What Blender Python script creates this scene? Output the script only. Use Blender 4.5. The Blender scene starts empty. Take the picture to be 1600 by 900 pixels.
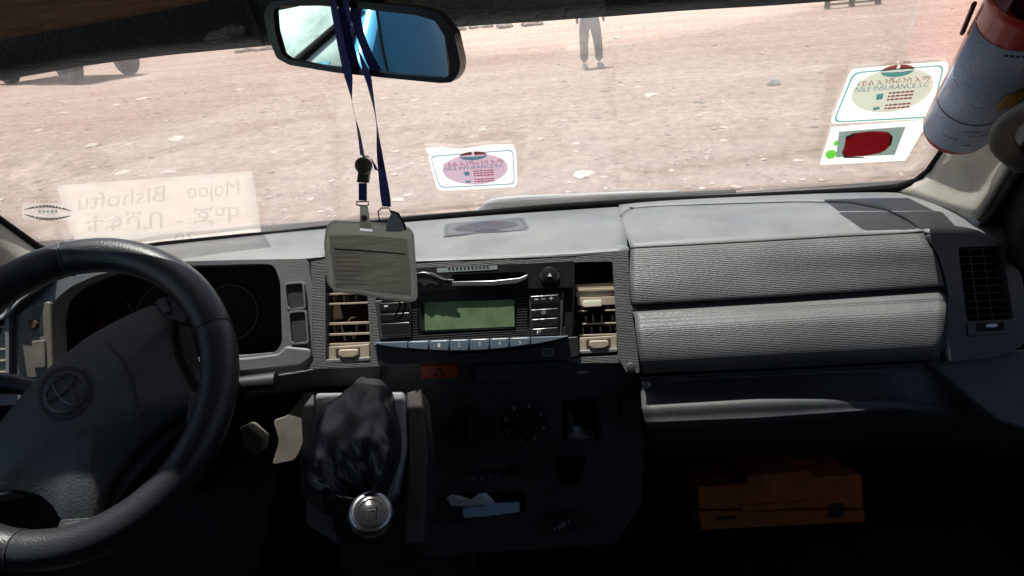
import bpy, bmesh, math, random
from mathutils import Vector, Matrix, noise
from mathutils.geometry import tessellate_polygon
R = math.radians
random.seed(7)
scn = bpy.context.scene
COL = scn.collection

# ------------------------------------------------------------------ camera
CAMP = Vector((.11, 0, 1.75)); FOC = 1150.0
_y, _p, _r = R(5), R(23), R(5.5)
FW = Vector((-math.sin(_y)*math.cos(_p), math.cos(_y)*math.cos(_p), -math.sin(_p)))
_R0 = Vector((math.cos(_y), math.sin(_y), 0)); _U0 = _R0.cross(FW)
RT = _R0*math.cos(_r) - _U0*math.sin(_r); UP = _U0*math.cos(_r) + _R0*math.sin(_r)
cd = bpy.data.cameras.new('camera'); cam = bpy.data.objects.new('camera', cd); COL.objects.link(cam)
cd.sensor_width = 36; cd.lens = 36*FOC/1600; cd.clip_start = .02; cd.clip_end = 3000
cam.matrix_world = Matrix(((RT.x, UP.x, -FW.x, CAMP.x), (RT.y, UP.y, -FW.y, CAMP.y), (RT.z, UP.z, -FW.z, CAMP.z), (0, 0, 0, 1)))
scn.camera = cam

# ------------------------------------------------------------------ light
SUN = Vector((-.10, .18, .974)).normalized()          # towards the sun
w = bpy.data.worlds.new('World'); scn.world = w; w.use_nodes = True
nt = w.node_tree; bg = nt.nodes['Background']
sky = nt.nodes.new('ShaderNodeTexSky'); sky.sky_type = 'NISHITA'; sky.sun_disc = False
sky.sun_elevation = math.asin(SUN.z); sky.sun_rotation = math.atan2(SUN.x, SUN.y)
sky.dust_density = 2.0
nt.links.new(sky.outputs[0], bg.inputs[0]); bg.inputs[1].default_value = .06
sl = bpy.data.lights.new('sun', 'SUN'); sl.energy = 4.6; sl.angle = R(.53); sl.color = (1, .96, .9)
so = bpy.data.objects.new('sun', sl); COL.objects.link(so)
so.rotation_euler = (-SUN).to_track_quat('-Z', 'Y').to_euler(); so.location = (0, 0, 30)
scn.view_settings.view_transform = 'Standard'; scn.view_settings.look = 'None'
scn.view_settings.exposure = .95; scn.view_settings.gamma = 1
scn.cycles.max_bounces = 10; scn.cycles.transparent_max_bounces = 24
scn.cycles.sample_clamp_indirect = 6

# ------------------------------------------------------------------ projection of photo measurements on real surfaces
def ray(px, py): return (FW*FOC + RT*(px-800) - UP*(py-450)).normalized()
def hz(px, py, z): d = ray(px, py); return CAMP + d*((z-CAMP.z)/d.z)
def hy(px, py, y): d = ray(px, py); return CAMP + d*((y-CAMP.y)/d.y)
class Plane:
    def __init__(s, o, n, u=(1, 0, 0)):
        s.o = Vector(o); s.n = Vector(n).normalized(); u = Vector(u)
        s.u = (u - s.n*u.dot(s.n)).normalized(); s.v = s.n.cross(s.u)
    def hit(s, px, py, off=0):
        d = ray(px, py); t = ((s.o + s.n*off - CAMP).dot(s.n))/d.dot(s.n); return CAMP + d*t
    def nrm(s, P): return s.n
class Glass:
    K = 1.28
    def y(s, x, z): return 1.146 - .13*(x-.08)**2 - (z-1.40)/s.K
    def hit(s, px, py, off=0):
        d = ray(px, py); a, b = .3, 3.0
        for _ in range(50):
            m = (a+b)/2; P = CAMP + d*m
            if P.y > s.y(P.x, P.z) - off*1.27: b = m
            else: a = m
        return CAMP + d*a
    def nrm(s, P): return Vector((-.26*(P.x-.08), -1, -1/s.K)).normalized()*-1*-1
GL = Glass()

# ------------------------------------------------------------------ materials
M = {}
def mat(name, col, rough=.5, metal=0, var=0, vscale=20, bump=0, bscale=200, dust=0, dcol=(.35, .3, .25), wave=0, wscale=70, trans=0, spec=.5, coat=0, emit=None, streak=0, scr=0):
    m = bpy.data.materials.new(name); m.use_nodes = True; t = m.node_tree; N = t.nodes; L = t.links
    b = N['Principled BSDF']; b.inputs['Roughness'].default_value = rough; b.inputs['Metallic'].default_value = metal
    b.inputs['Specular IOR Level'].default_value = spec; b.inputs['Coat Weight'].default_value = coat
    tc = N.new('ShaderNodeTexCoord'); geo = N.new('ShaderNodeNewGeometry'); src = geo.outputs['Position']
    c4 = (*col, 1); out = None
    if var or dust or streak:
        n1 = N.new('ShaderNodeTexNoise'); n1.inputs['Scale'].default_value = vscale; n1.inputs['Detail'].default_value = 6; n1.inputs['Roughness'].default_value = .65
        if streak:
            mp = N.new('ShaderNodeMapping'); mp.inputs['Scale'].default_value = (1, 4, 12); L.new(src, mp.inputs[0]); L.new(mp.outputs[0], n1.inputs['Vector'])
        else: L.new(src, n1.inputs['Vector'])
        mr = N.new('ShaderNodeMapRange'); mr.inputs[1].default_value = .3; mr.inputs[2].default_value = .7
        mr.inputs[3].default_value = 1-var; mr.inputs[4].default_value = 1+var; L.new(n1.outputs[0], mr.inputs[0])
        mx = N.new('ShaderNodeMix'); mx.data_type = 'RGBA'; mx.blend_type = 'MULTIPLY'; mx.inputs[0].default_value = 1
        mx.inputs[6].default_value = c4; L.new(mr.outputs[0], mx.inputs[7]); out = mx.outputs[2]
        if dust:
            n2 = N.new('ShaderNodeTexNoise'); n2.inputs['Scale'].default_value = vscale*.6+3; n2.inputs['Detail'].default_value = 8; n2.inputs['Roughness'].default_value = .7; L.new(src, n2.inputs['Vector'])
            sx = N.new('ShaderNodeSeparateXYZ'); L.new(geo.outputs['Normal'], sx.inputs[0])
            r2 = N.new('ShaderNodeMapRange'); r2.inputs[1].default_value = .4; r2.inputs[2].default_value = .75; r2.inputs[3].default_value = .15*dust; r2.inputs[4].default_value = dust; L.new(n2.outputs[0], r2.inputs[0])
            up = N.new('ShaderNodeMapRange'); up.inputs[1].default_value = -.2; up.inputs[2].default_value = .9; up.inputs[3].default_value = .25; up.inputs[4].default_value = 1; L.new(sx.outputs[2], up.inputs[0])
            mm = N.new('ShaderNodeMath'); mm.operation = 'MULTIPLY'; L.new(r2.outputs[0], mm.inputs[0]); L.new(up.outputs[0], mm.inputs[1])
            m2 = N.new('ShaderNodeMix'); m2.data_type = 'RGBA'; L.new(mm.outputs[0], m2.inputs[0]); L.new(out, m2.inputs[6]); m2.inputs[7].default_value = (*dcol, 1); out = m2.outputs[2]
            rr = N.new('ShaderNodeMapRange'); rr.inputs[3].default_value = rough; rr.inputs[4].default_value = min(1, rough+.4); L.new(mm.outputs[0], rr.inputs[0]); L.new(rr.outputs[0], b.inputs['Roughness'])
        L.new(out, b.inputs['Base Color'])
    else: b.inputs['Base Color'].default_value = c4
    hn = None
    if bump:
        nb = N.new('ShaderNodeTexNoise'); nb.inputs['Scale'].default_value = bscale; nb.inputs['Detail'].default_value = 4; L.new(src, nb.inputs['Vector'])
        bp = N.new('ShaderNodeBump'); bp.inputs['Strength'].default_value = bump; bp.inputs['Distance'].default_value = .6/bscale; L.new(nb.outputs[0], bp.inputs['Height']); hn = bp.outputs[0]
    if wave:
        mp = N.new('ShaderNodeMapping'); mp.inputs['Scale'].default_value = (.75, 1, 1); L.new(src, mp.inputs[0])
        wv = N.new('ShaderNodeTexWave'); wv.bands_direction = 'Z'; wv.inputs['Scale'].default_value = wscale; wv.inputs['Distortion'].default_value = 2.4
        wv.inputs['Detail'].default_value = 1.5; wv.inputs['Detail Scale'].default_value = 1.6; L.new(mp.outputs[0], wv.inputs['Vector'])
        bp = N.new('ShaderNodeBump'); bp.inputs['Strength'].default_value = wave; bp.inputs['Distance'].default_value = .0008; L.new(wv.outputs[0], bp.inputs['Height'])
        if hn: L.new(hn, bp.inputs['Normal'])
        hn = bp.outputs[0]
    if scr:   # fine scratches
        mp = N.new('ShaderNodeMapping'); mp.inputs['Scale'].default_value = (8, 140, 140); mp.inputs['Rotation'].default_value = (.3, .2, .5); L.new(src, mp.inputs[0])
        ns = N.new('ShaderNodeTexNoise'); ns.inputs['Scale'].default_value = 6; L.new(mp.outputs[0], ns.inputs['Vector'])
        bp = N.new('ShaderNodeBump'); bp.inputs['Strength'].default_value = scr; bp.inputs['Distance'].default_value = .0006; L.new(ns.outputs[0], bp.inputs['Height'])
        if hn: L.new(hn, bp.inputs['Normal'])
        hn = bp.outputs[0]
    if hn: L.new(hn, b.inputs['Normal'])
    if trans:
        tr = N.new('ShaderNodeBsdfTranslucent'); tr.inputs[0].default_value = c4
        if out: L.new(out, tr.inputs[0])
        ms = N.new('ShaderNodeMixShader'); ms.inputs[0].default_value = trans
        L.new(b.outputs[0], ms.inputs[1]); L.new(tr.outputs[0], ms.inputs[2]); L.new(ms.outputs[0], N['Material Output'].inputs[0])
    if emit: b.inputs['Emission Color'].default_value = (*emit[0], 1); b.inputs['Emission Strength'].default_value = emit[1]
    M[name] = m; return m

def film(name, col, alpha, trans=.5, var=0, vscale=8, gloss=.0, rough=.05):
    """a see-through sheet: transparent mixed with a diffuse/translucent film and a fresnel reflection"""
    m = bpy.data.materials.new(name); m.use_nodes = True; t = m.node_tree; N = t.nodes; L = t.links
    N.remove(N['Principled BSDF']); o = N['Material Output']
    tp = N.new('ShaderNodeBsdfTransparent'); df = N.new('ShaderNodeBsdfDiffuse'); tl = N.new('ShaderNodeBsdfTranslucent')
    df.inputs[0].default_value = (*col, 1); tl.inputs[0].default_value = (*col, 1)
    a = N.new('ShaderNodeMixShader'); a.inputs[0].default_value = trans; L.new(df.outputs[0], a.inputs[1]); L.new(tl.outputs[0], a.inputs[2])
    b = N.new('ShaderNodeMixShader'); b.inputs[0].default_value = alpha; L.new(tp.outputs[0], b.inputs[1]); L.new(a.outputs[0], b.inputs[2])
    if var:
        g = N.new('ShaderNodeNewGeometry'); mp = N.new('ShaderNodeMapping'); mp.inputs['Scale'].default_value = (1, 1, 2.2); mp.inputs['Rotation'].default_value = (0, .4, 0)
        n = N.new('ShaderNodeTexNoise'); n.inputs['Scale'].default_value = vscale; n.inputs['Detail'].default_value = 5
        L.new(g.outputs['Position'], mp.inputs[0]); L.new(mp.outputs[0], n.inputs['Vector'])
        mr = N.new('ShaderNodeMapRange'); mr.inputs[1].default_value = .3; mr.inputs[2].default_value = .75; mr.inputs[3].default_value = alpha*(1-var); mr.inputs[4].default_value = alpha*(1+var)
        L.new(n.outputs[0], mr.inputs[0]); L.new(mr.outputs[0], b.inputs[0])
    last = b.outputs[0]
    if gloss:
        gs = N.new('ShaderNodeBsdfGlossy'); gs.inputs['Roughness'].default_value = rough
        lw = N.new('ShaderNodeFresnel'); lw.inputs[0].default_value = 1.45
        ml = N.new('ShaderNodeMath'); ml.operation = 'MULTIPLY'; ml.inputs[1].default_value = gloss; L.new(lw.outputs[0], ml.inputs[0])
        c = N.new('ShaderNodeMixShader'); L.new(ml.outputs[0], c.inputs[0]); L.new(last, c.inputs[1]); L.new(gs.outputs[0], c.inputs[2]); last = c.outputs[0]
    L.new(last, o.inputs[0]); M[name] = m; return m

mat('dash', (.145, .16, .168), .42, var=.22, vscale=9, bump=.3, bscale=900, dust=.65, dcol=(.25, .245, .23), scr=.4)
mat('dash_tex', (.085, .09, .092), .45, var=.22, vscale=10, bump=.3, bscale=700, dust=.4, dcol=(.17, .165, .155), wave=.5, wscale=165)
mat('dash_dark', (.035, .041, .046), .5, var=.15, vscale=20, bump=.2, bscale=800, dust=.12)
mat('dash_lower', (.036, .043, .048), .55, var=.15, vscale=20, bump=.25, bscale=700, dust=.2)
mat('void', (.006, .006, .007), .9)
mat('black_gloss', (.012, .013, .016), .18, var=.2, vscale=40, dust=.10, scr=.25)
mat('black_plastic', (.018, .019, .022), .45, bump=.2, bscale=900, dust=.06)
mat('rubber', (.006, .006, .007), .8, spec=.12)
mat('leather', (.016, .019, .023), .36, bump=.35, bscale=420, dust=.04, vscale=25, scr=.3)
mat('pad', (.034, .039, .041), .5, bump=.5, bscale=300, var=.2, vscale=12, dust=.10, dcol=(.16, .19, .18))
mat('pad_line', (.012, .012, .014), .5)
mat('emblem', (.07, .075, .08), .35, metal=.3)
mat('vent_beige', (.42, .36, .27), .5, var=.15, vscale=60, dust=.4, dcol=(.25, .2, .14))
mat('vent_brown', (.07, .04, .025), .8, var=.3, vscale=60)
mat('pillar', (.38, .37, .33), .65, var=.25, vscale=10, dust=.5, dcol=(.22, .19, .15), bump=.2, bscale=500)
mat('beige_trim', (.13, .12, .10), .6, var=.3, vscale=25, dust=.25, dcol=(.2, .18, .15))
mat('visor_vinyl', (.020, .024, .028), .42, var=.3, vscale=30, bump=.5, bscale=230, dust=.14, dcol=(.2, .2, .18))
mat('visor_green', (.11, .13, .12), .5, var=.4, vscale=40, bump=.6, bscale=120, dust=.25, dcol=(.2, .2, .16), streak=1)
mat('liner_brown', (.26, .15, .09), .85, var=.35, vscale=30, bump=.5, bscale=200, streak=1)
mat('mirror', (.93, .95, .95), .0, metal=1)
mat('mirror_case', (.022, .012, .012), .3, bump=.1, bscale=500)
mat('lcd', (.15, .24, .125), .22, var=.35, vscale=26, dust=.25, dcol=(.3, .33, .25), coat=.3)
mat('lcd_dark', (.028, .036, .03), .2, coat=.3)
mat('radio_lines', (.10, .10, .105), .35, metal=.4)
mat('silver', (.30, .31, .33), .35, metal=.8, var=.1)
mat('chrome', (.30, .31, .33), .3, metal=1, var=.2, vscale=60)
mat('preset', (.12, .16, .20), .35, coat=.2, dust=.2, dcol=(.3, .32, .34))
mat('preset_dark', (.02, .025, .04), .25, coat=.3)
mat('white_ink', (.75, .75, .75), .5)
mat('grey_ink', (.24, .24, .25), .5)
mat('hazard', (.30, .04, .012), .4, var=.2, vscale=90)
mat('toolbox', (.80, .21, .045), .45, var=.3, vscale=25, dust=.3, bump=.1)
mat('strap', (.02, .035, .22), .7, var=.2, vscale=200, bump=.4, bscale=900)
mat('cord_lock', (.06, .055, .03), .45)
mat('badge_paper', (.86, .83, .72), .35, var=.22, vscale=28, trans=.5, streak=1)
mat('badge_rim', (.85, .85, .76), .25, trans=.6, var=.1)
mat('badge_ink', (.62, .48, .40), .6, trans=.3)
mat('sticker', (.93, .93, .89), .5, trans=.85)
mat('sticker_oval', (.55, .47, .54), .5, trans=.45)
mat('sticker_oval2', (.62, .62, .56), .5, trans=.45)
mat('ink_teal', (.12, .38, .45), .5, trans=.4)
mat('ink_navy', (.06, .12, .25), .5, trans=.3)
mat('ink_maroon', (.22, .02, .03), .5, trans=.3)
mat('ink_red', (.55, .03, .05), .45, trans=.45)
mat('ink_dark', (.05, .04, .05), .5, trans=.2)
mat('ink_pink', (.55, .25, .3), .5, trans=.3)
mat('ink_green', (.25, .6, .15), .5, trans=.4)
mat('ink_grey', (.30, .34, .35), .5)
mat('ext_red', (.42, .035, .025), .3, coat=.4, var=.15, vscale=40, dust=.1)
mat('ext_label', (.46, .54, .74), .35, var=.30, vscale=420, bump=.1)
mat('ext_print', (.24, .26, .33), .5)
mat('ext_yellow', (.50, .27, .05), .5)
mat('ext_dark', (.07, .008, .008), .5)
mat('cloth_paper', (.8, .82, .88), .6, var=.2, vscale=60)
mat('pen_blue', (.40, .58, .75), .4)
mat('foil', (.85, .87, .92), .4, metal=.9, bump=.4, bscale=150)
mat('stone', (.50, .43, .36), .9)
mat('stone_dark', (.22, .18, .15), .9, var=.3, vscale=8)
mat('stone_pale', (.60, .52, .45), .85, var=.35, vscale=9)
mat('trouser', (.24, .27, .29), .8, var=.15, vscale=8)
mat('shirt', (.35, .37, .4), .8, var=.1, vscale=8)
mat('skin', (.12, .065, .04), .55)
mat('hair', (.01, .008, .007), .8)
mat('shoe', (.6, .6, .58), .6)
mat('blue_paint', (.10, .46, .74), .25, coat=.6, var=.06, vscale=2, dust=.15, dcol=(.3, .35, .4))
mat('white_paint', (.6, .6, .58), .3, coat=.4, dust=.2, vscale=2)
mat('tyre', (.05, .055, .06), .85, dust=.6, vscale=8, dcol=(.25, .26, .27))
mat('rim_metal', (.35, .35, .36), .4, metal=.6, dust=.3)
mat('van_glass', (.40, .56, .50), .10, coat=.5, var=.55, vscale=4.5)
mat('dark_glass', (.02, .025, .03), .05)
mat('lamp_lens', (.6, .62, .62), .1, coat=.5)
mat('wood', (.2, .12, .07), .7, var=.2)
mat('wiper_metal', (.42, .47, .5), .45, dust=.3, vscale=30)
mat('wiper_rubber', (.03, .036, .03), .8, var=.5, vscale=150, bump=.6, bscale=300)
mat('boot', (.012, .013, .018), .40, bump=.12, bscale=300, dust=.03)
mat('floor_mat', (.014, .012, .010), .9, var=.4, vscale=30, bump=.5, bscale=120)
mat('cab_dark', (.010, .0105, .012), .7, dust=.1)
film('windscreen_glass', (.86, .80, .76), .085, .6, var=.45, vscale=7, gloss=.5, rough=.03)
film('sticker_lilac', (.96, .94, .98), .26, .8)
film('highlight_film', (.50, .50, .46), .22, .1, var=1.0, vscale=160)  # pale broken film for the highlight painted on the driver's visor
film('route_film', (.97, .91, .83), .34, .8, var=.15, vscale=30)
film('route_ink', (.26, .25, .21), .30, .5, var=.2, vscale=60)
film('clear_decal', (.85, .85, .82), .08, .6)

def ink(name, col, cover=.12):
    m = bpy.data.materials.new(name); m.use_nodes = True; t = m.node_tree; N = t.nodes; L = t.links; N.remove(N['Principled BSDF'])
    a = N.new('ShaderNodeBsdfTransparent'); b = N.new('ShaderNodeBsdfDiffuse'); a.inputs[0].default_value = (*col, 1); b.inputs[0].default_value = (*col, 1)
    x = N.new('ShaderNodeMixShader'); x.inputs[0].default_value = cover; L.new(a.outputs[0], x.inputs[1]); L.new(b.outputs[0], x.inputs[2]); L.new(x.outputs[0], N['Material Output'].inputs[0]); M[name] = m
for _n, _cc in (('i_lilac', (.82, .74, .80)), ('i_oval', (.84, .86, .82)), ('i_teal', (.38, .68, .72)), ('i_navy', (.22, .34, .46)), ('i_maroon', (.48, .12, .14)), ('i_red', (.80, .03, .09)), ('i_red2', (.62, .22, .25)), ('i_dark', (.06, .04, .05)), ('i_pink', (.75, .35, .42)), ('i_green', (.40, .80, .25)), ('i_grey', (.50, .58, .58))): ink(_n, _cc)
def ground_mat():
    m = bpy.data.materials.new('dirt'); m.use_nodes = True; t = m.node_tree; N = t.nodes; L = t.links; b = N['Principled BSDF']
    b.inputs['Roughness'].default_value = .95; b.inputs['Specular IOR Level'].default_value = .1
    g = N.new('ShaderNodeNewGeometry')
    def noi(sc, det=6, ro=.6, stretch=None):
        n = N.new('ShaderNodeTexNoise'); n.inputs['Scale'].default_value = sc; n.inputs['Detail'].default_value = det; n.inputs['Roughness'].default_value = ro
        if stretch:
            mp = N.new('ShaderNodeMapping'); mp.inputs['Scale'].default_value = stretch; mp.inputs['Rotation'].default_value = (0, 0, .15); L.new(g.outputs['Position'], mp.inputs[0]); L.new(mp.outputs[0], n.inputs['Vector'])
        else: L.new(g.outputs['Position'], n.inputs['Vector'])
        return n.outputs[0]
    r1 = N.new('ShaderNodeValToRGB'); e = r1.color_ramp.elements
    e[0].position = .32; e[0].color = (.455, .325, .262, 1); e[1].position = .68; e[1].color = (.60, .49, .42, 1)
    L.new(noi(.35, 9, .68, (.7, 2.2, 1)), r1.inputs[0])
    r2 = N.new('ShaderNodeValToRGB'); e = r2.color_ramp.elements
    e[0].position = .36; e[0].color = (.50, .46, .44, 1); e[1].position = .64; e[1].color = (1.22, 1.22, 1.22, 1)
    L.new(noi(6, 12, .85, (1, .8, 1)), r2.inputs[0])
    mx = N.new('ShaderNodeMix'); mx.data_type = 'RGBA'; mx.blend_type = 'MULTIPLY'; mx.inputs[0].default_value = 1; L.new(r1.outputs[0], mx.inputs[6]); L.new(r2.outputs[0], mx.inputs[7])
    # pale gravelly patches
    r3 = N.new('ShaderNodeValToRGB'); e = r3.color_ramp.elements; e[0].position = .58; e[0].color = (0, 0, 0, 1); e[1].position = .70; e[1].color = (1, 1, 1, 1)
    L.new(noi(1.6, 9, .75, (.6, 1.6, 1)), r3.inputs[0])
    m3 = N.new('ShaderNodeMix'); m3.data_type = 'RGBA'; L.new(mx.outputs[2], m3.inputs[6]); m3.inputs[7].default_value = (.66, .57, .50, 1)
    mm = N.new('ShaderNodeMath'); mm.operation = 'MULTIPLY'; mm.inputs[1].default_value = .7; L.new(r3.outputs[0], mm.inputs[0]); L.new(mm.outputs[0], m3.inputs[0])
    L.new(m3.outputs[2], b.inputs['Base Color'])
    bp = N.new('ShaderNodeBump'); bp.inputs['Strength'].default_value = 1; bp.inputs['Distance'].default_value = .05; L.new(noi(5, 12, .85), bp.inputs['Height'])
    L.new(bp.outputs[0], b.inputs['Normal']); M['dirt'] = m
ground_mat()
# gravel: each little stone its own tone
_t = M['stone'].node_tree; _g = _t.nodes.new('ShaderNodeNewGeometry'); _c = _t.nodes.new('ShaderNodeValToRGB')
_e = _c.color_ramp.elements; _e[0].color = (.22, .15, .12, 1); _e[1].color = (.66, .58, .50, 1); _e.new(.35).color = (.45, .34, .28, 1)
_t.links.new(_g.outputs['Random Per Island'], _c.inputs[0]); _t.links.new(_c.outputs[0], _t.nodes['Principled BSDF'].inputs['Base Color'])

# ------------------------------------------------------------------ helpers
def thing(name, label, cat, loc, group=None):
    o = bpy.data.objects.new(name, None); COL.objects.link(o); o.empty_display_size = .05
    o.location = loc; o['label'] = label; o['category'] = cat
    if group: o['group'] = group
    return o
def tag(o, label, cat, group=None):
    o['label'] = label; o['category'] = cat
    if group: o['group'] = group
    return o
def wloc(o):
    v = Vector(o.location)
    while o.parent: o = o.parent; v += Vector(o.location)
    return v
def mk(name, verts, faces, m, parent=None, bevel=0, seg=2, smooth=True, ang=35, solid=0, sub=0):
    verts = [Vector(v) for v in verts]
    c = Vector((sum(v.x for v in verts), sum(v.y for v in verts), sum(v.z for v in verts)))/len(verts)
    me = bpy.data.meshes.new(name); me.from_pydata([v-c for v in verts], [], faces); me.validate()
    bm = bmesh.new(); bm.from_mesh(me); bmesh.ops.recalc_face_normals(bm, faces=bm.faces); bm.to_mesh(me); bm.free()
    me.materials.append(M[m] if isinstance(m, str) else m)
    o = bpy.data.objects.new(name, me); COL.objects.link(o)
    if smooth:
        me.polygons.foreach_set('use_smooth', [True]*len(me.polygons)); me.set_sharp_from_angle(angle=R(ang))
    if parent: o.parent = parent; o.location = c - wloc(parent)
    else: o.location = c
    if solid:
        s = o.modifiers.new('s', 'SOLIDIFY'); s.thickness = abs(solid); s.offset = -1 if solid > 0 else 1
    if bevel:
        b = o.modifiers.new('b', 'BEVEL'); b.width = bevel; b.segments = seg; b.limit_method = 'ANGLE'; b.angle_limit = R(40); b.harden_normals = False
    if sub:
        s = o.modifiers.new('u', 'SUBSURF'); s.levels = sub; s.render_levels = sub
    return o
def struct(o): o['kind'] = 'structure'; return o

def rnd(poly, r, n=4):
    """round the corners of a pixel polygon"""
    out = []; k = len(poly)
    for i in range(k):
        a, b, c = Vector(poly[i-1]), Vector(poly[i]), Vector(poly[(i+1) % k])
        d1, d2 = a-b, c-b; rr = min(r, d1.length*.45, d2.length*.45)
        p, q = b+d1.normalized()*rr, b+d2.normalized()*rr
        for j in range(n+1):
            t = j/n; out.append(tuple(p*(1-t)**2 + b*2*t*(1-t) + q*t*t))
    return out
def ell(cx, cy, rx, ry, n=28, rot=0):
    return [(cx+rx*math.cos(a)*math.cos(rot)-ry*math.sin(a)*math.sin(rot), cy+rx*math.cos(a)*math.sin(rot)+ry*math.sin(a)*math.cos(rot)) for a in [2*math.pi*i/n for i in range(n)]]
def rect(x0, y0, x1, y1, sk=-.06, vs=.03):
    """a photo rectangle with the dashboard's slant"""
    xm = (x0+x1)/2; ym = (y0+y1)/2
    f = lambda x, y: (x+(y-ym)*vs, y+(x-xm)*sk)
    return [f(x0, y0), f(x1, y0), f(x1, y1), f(x0, y1)]
def prism(name, S, loops, front, back, m, parent=None, bevel=.0008, seg=2, **kw):
    """a solid whose front lies `front` proud of surface S and whose back lies at `back`; first loop outer, others holes"""
    if not isinstance(loops[0][0], (tuple, list)): loops = [loops]
    V = []; F = []; idx = []
    for lp in loops:
        pts = [S.hit(x, y, front) for x, y in lp]
        i0 = len(V); V += pts; idx.append(list(range(i0, i0+len(pts))))
    nF = len(V)
    V += [p + S.nrm(p)*(back-front) for p in V[:nF]]
    if len(loops) == 1:
        F.append(idx[0]); F.append([i+nF for i in reversed(idx[0])])
    else:
        tri = tessellate_polygon([[V[i] for i in l] for l in idx])
        for t in tri: F.append(list(t)); F.append([i+nF for i in reversed(t)])
    for l in idx:
        for a, b in zip(l, l[1:]+l[:1]): F.append([a, b, b+nF, a+nF])
    return mk(name, V, F, m, parent, bevel=bevel, seg=seg, **kw)
def resamp(c, n):
    c = [Vector(p) for p in c]; L = [0]
    for a, b in zip(c, c[1:]): L.append(L[-1]+(b-a).length)
    out = []; j = 0
    for i in range(n):
        s = L[-1]*i/(n-1)
        while j < len(c)-2 and L[j+1] < s: j += 1
        t = (s-L[j])/max(1e-9, L[j+1]-L[j]); out.append(c[j].lerp(c[j+1], t))
    return out
def spl(c, n):
    """catmull-rom through points"""
    c = [Vector(p) for p in c]; P = [c[0]*2-c[1]]+c+[c[-1]*2-c[-2]]; out = []
    m_ = len(c)-1
    for i in range(n):
        s = m_*i/(n-1); k = min(int(s), m_-1); t = s-k; a, b, d, e = P[k:k+4]
        out.append(.5*((2*b)+(d-a)*t+(2*a-5*b+4*d-e)*t*t+(3*b-a-3*d+e)*t**3))
    return out
def loft(name, curves, m, parent=None, n=24, rows=0, solid=.003, smooth_rows=True, **kw):
    cs = [resamp(c, n) for c in curves]
    if rows and len(cs) > 2:
        cols = [spl([c[i] for c in cs], rows) for i in range(n)]; cs = [[cols[i][j] for i in range(n)] for j in range(rows)]
    V = [p for c in cs for p in c]
    F = [[r*n+i, r*n+i+1, (r+1)*n+i+1, (r+1)*n+i] for r in range(len(cs)-1) for i in range(n-1)]
    return mk(name, V, F, m, parent, solid=solid, **kw)
def tube(name, pts, r, m, parent=None, n=10, caps=True, flat=1, closed=False, up=None, rs=None):
    pts = [Vector(p) for p in pts]; V = []; F = []; k = len(pts)
    ref = Vector(up) if up else None
    for i, p in enumerate(pts):
        d = (pts[(i+1) % k]-pts[i-1]) if closed else (pts[min(i+1, k-1)]-pts[max(i-1, 0)])
        d.normalize()
        a = (ref - d*ref.dot(d)).normalized() if ref is not None else (d.orthogonal().normalized() if i == 0 else (A - d*A.dot(d)).normalized())
        A = a; b = d.cross(a); rr = rs[i] if rs else r
        for j in range(n):
            t = 2*math.pi*j/n; V.append(p + a*(rr*math.cos(t)) + b*(rr*flat*math.sin(t)))
    for i in range(k if closed else k-1):
        i2 = (i+1) % k
        for j in range(n):
            j2 = (j+1) % n; F.append([i*n+j, i*n+j2, i2*n+j2, i2*n+j])
    if caps and not closed: F.append(list(range(n))[::-1]); F.append([(k-1)*n+j for j in range(n)])
    return mk(name, V, F, m, parent, ang=50)
def box(name, lo, hi, m, parent=None, bevel=.003, **kw):
    (a, b, c), (d, e, f) = lo, hi
    V = [(a, b, c), (d, b, c), (d, e, c), (a, e, c), (a, b, f), (d, b, f), (d, e, f), (a, e, f)]
    F = [[0, 3, 2, 1], [4, 5, 6, 7], [0, 1, 5, 4], [1, 2, 6, 5], [2, 3, 7, 6], [3, 0, 4, 7]]
    return mk(name, V, F, m, parent, bevel=bevel, **kw)
def lathe(name, o, ax, prof, m, parent=None, n=40, bevel=0):
    """prof = (distance along the axis, radius)"""
    o, ax = Vector(o), Vector(ax).normalized(); a = ax.orthogonal().normalized(); b = ax.cross(a); V = []; F = []
    for h, r in prof:
        for j in range(n):
            t = 2*math.pi*j/n; V.append(o+ax*h+(a*math.cos(t)+b*math.sin(t))*max(r, 1e-5))
    for i in range(len(prof)-1):
        for j in range(n):
            j2 = (j+1) % n; F.append([i*n+j, i*n+j2, (i+1)*n+j2, (i+1)*n+j])
    F.append(list(range(n))[::-1]); F.append([(len(prof)-1)*n+j for j in range(n)])
    return mk(name, V, F, m, parent, ang=40, bevel=bevel)
def sheet(name, S, q, off, m, parent=None, nx=8, ny=4, thick=.0004):
    """a thin sheet over the pixel quad q (tl,tr,br,bl) following surface S"""
    V = []
    for j in range(ny+1):
        for i in range(nx+1):
            s, t = i/nx, j/ny; a = Vector(q[0]).lerp(Vector(q[1]), s); b = Vector(q[3]).lerp(Vector(q[2]), s); p = a.lerp(b, t); V.append(S.hit(p.x, p.y, off))
    n = nx+1; F = [[j*n+i, j*n+i+1, (j+1)*n+i+1, (j+1)*n+i] for j in range(ny) for i in range(nx)]
    return mk(name, V, F, m, parent, solid=thick)
_tc = {}
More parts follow.
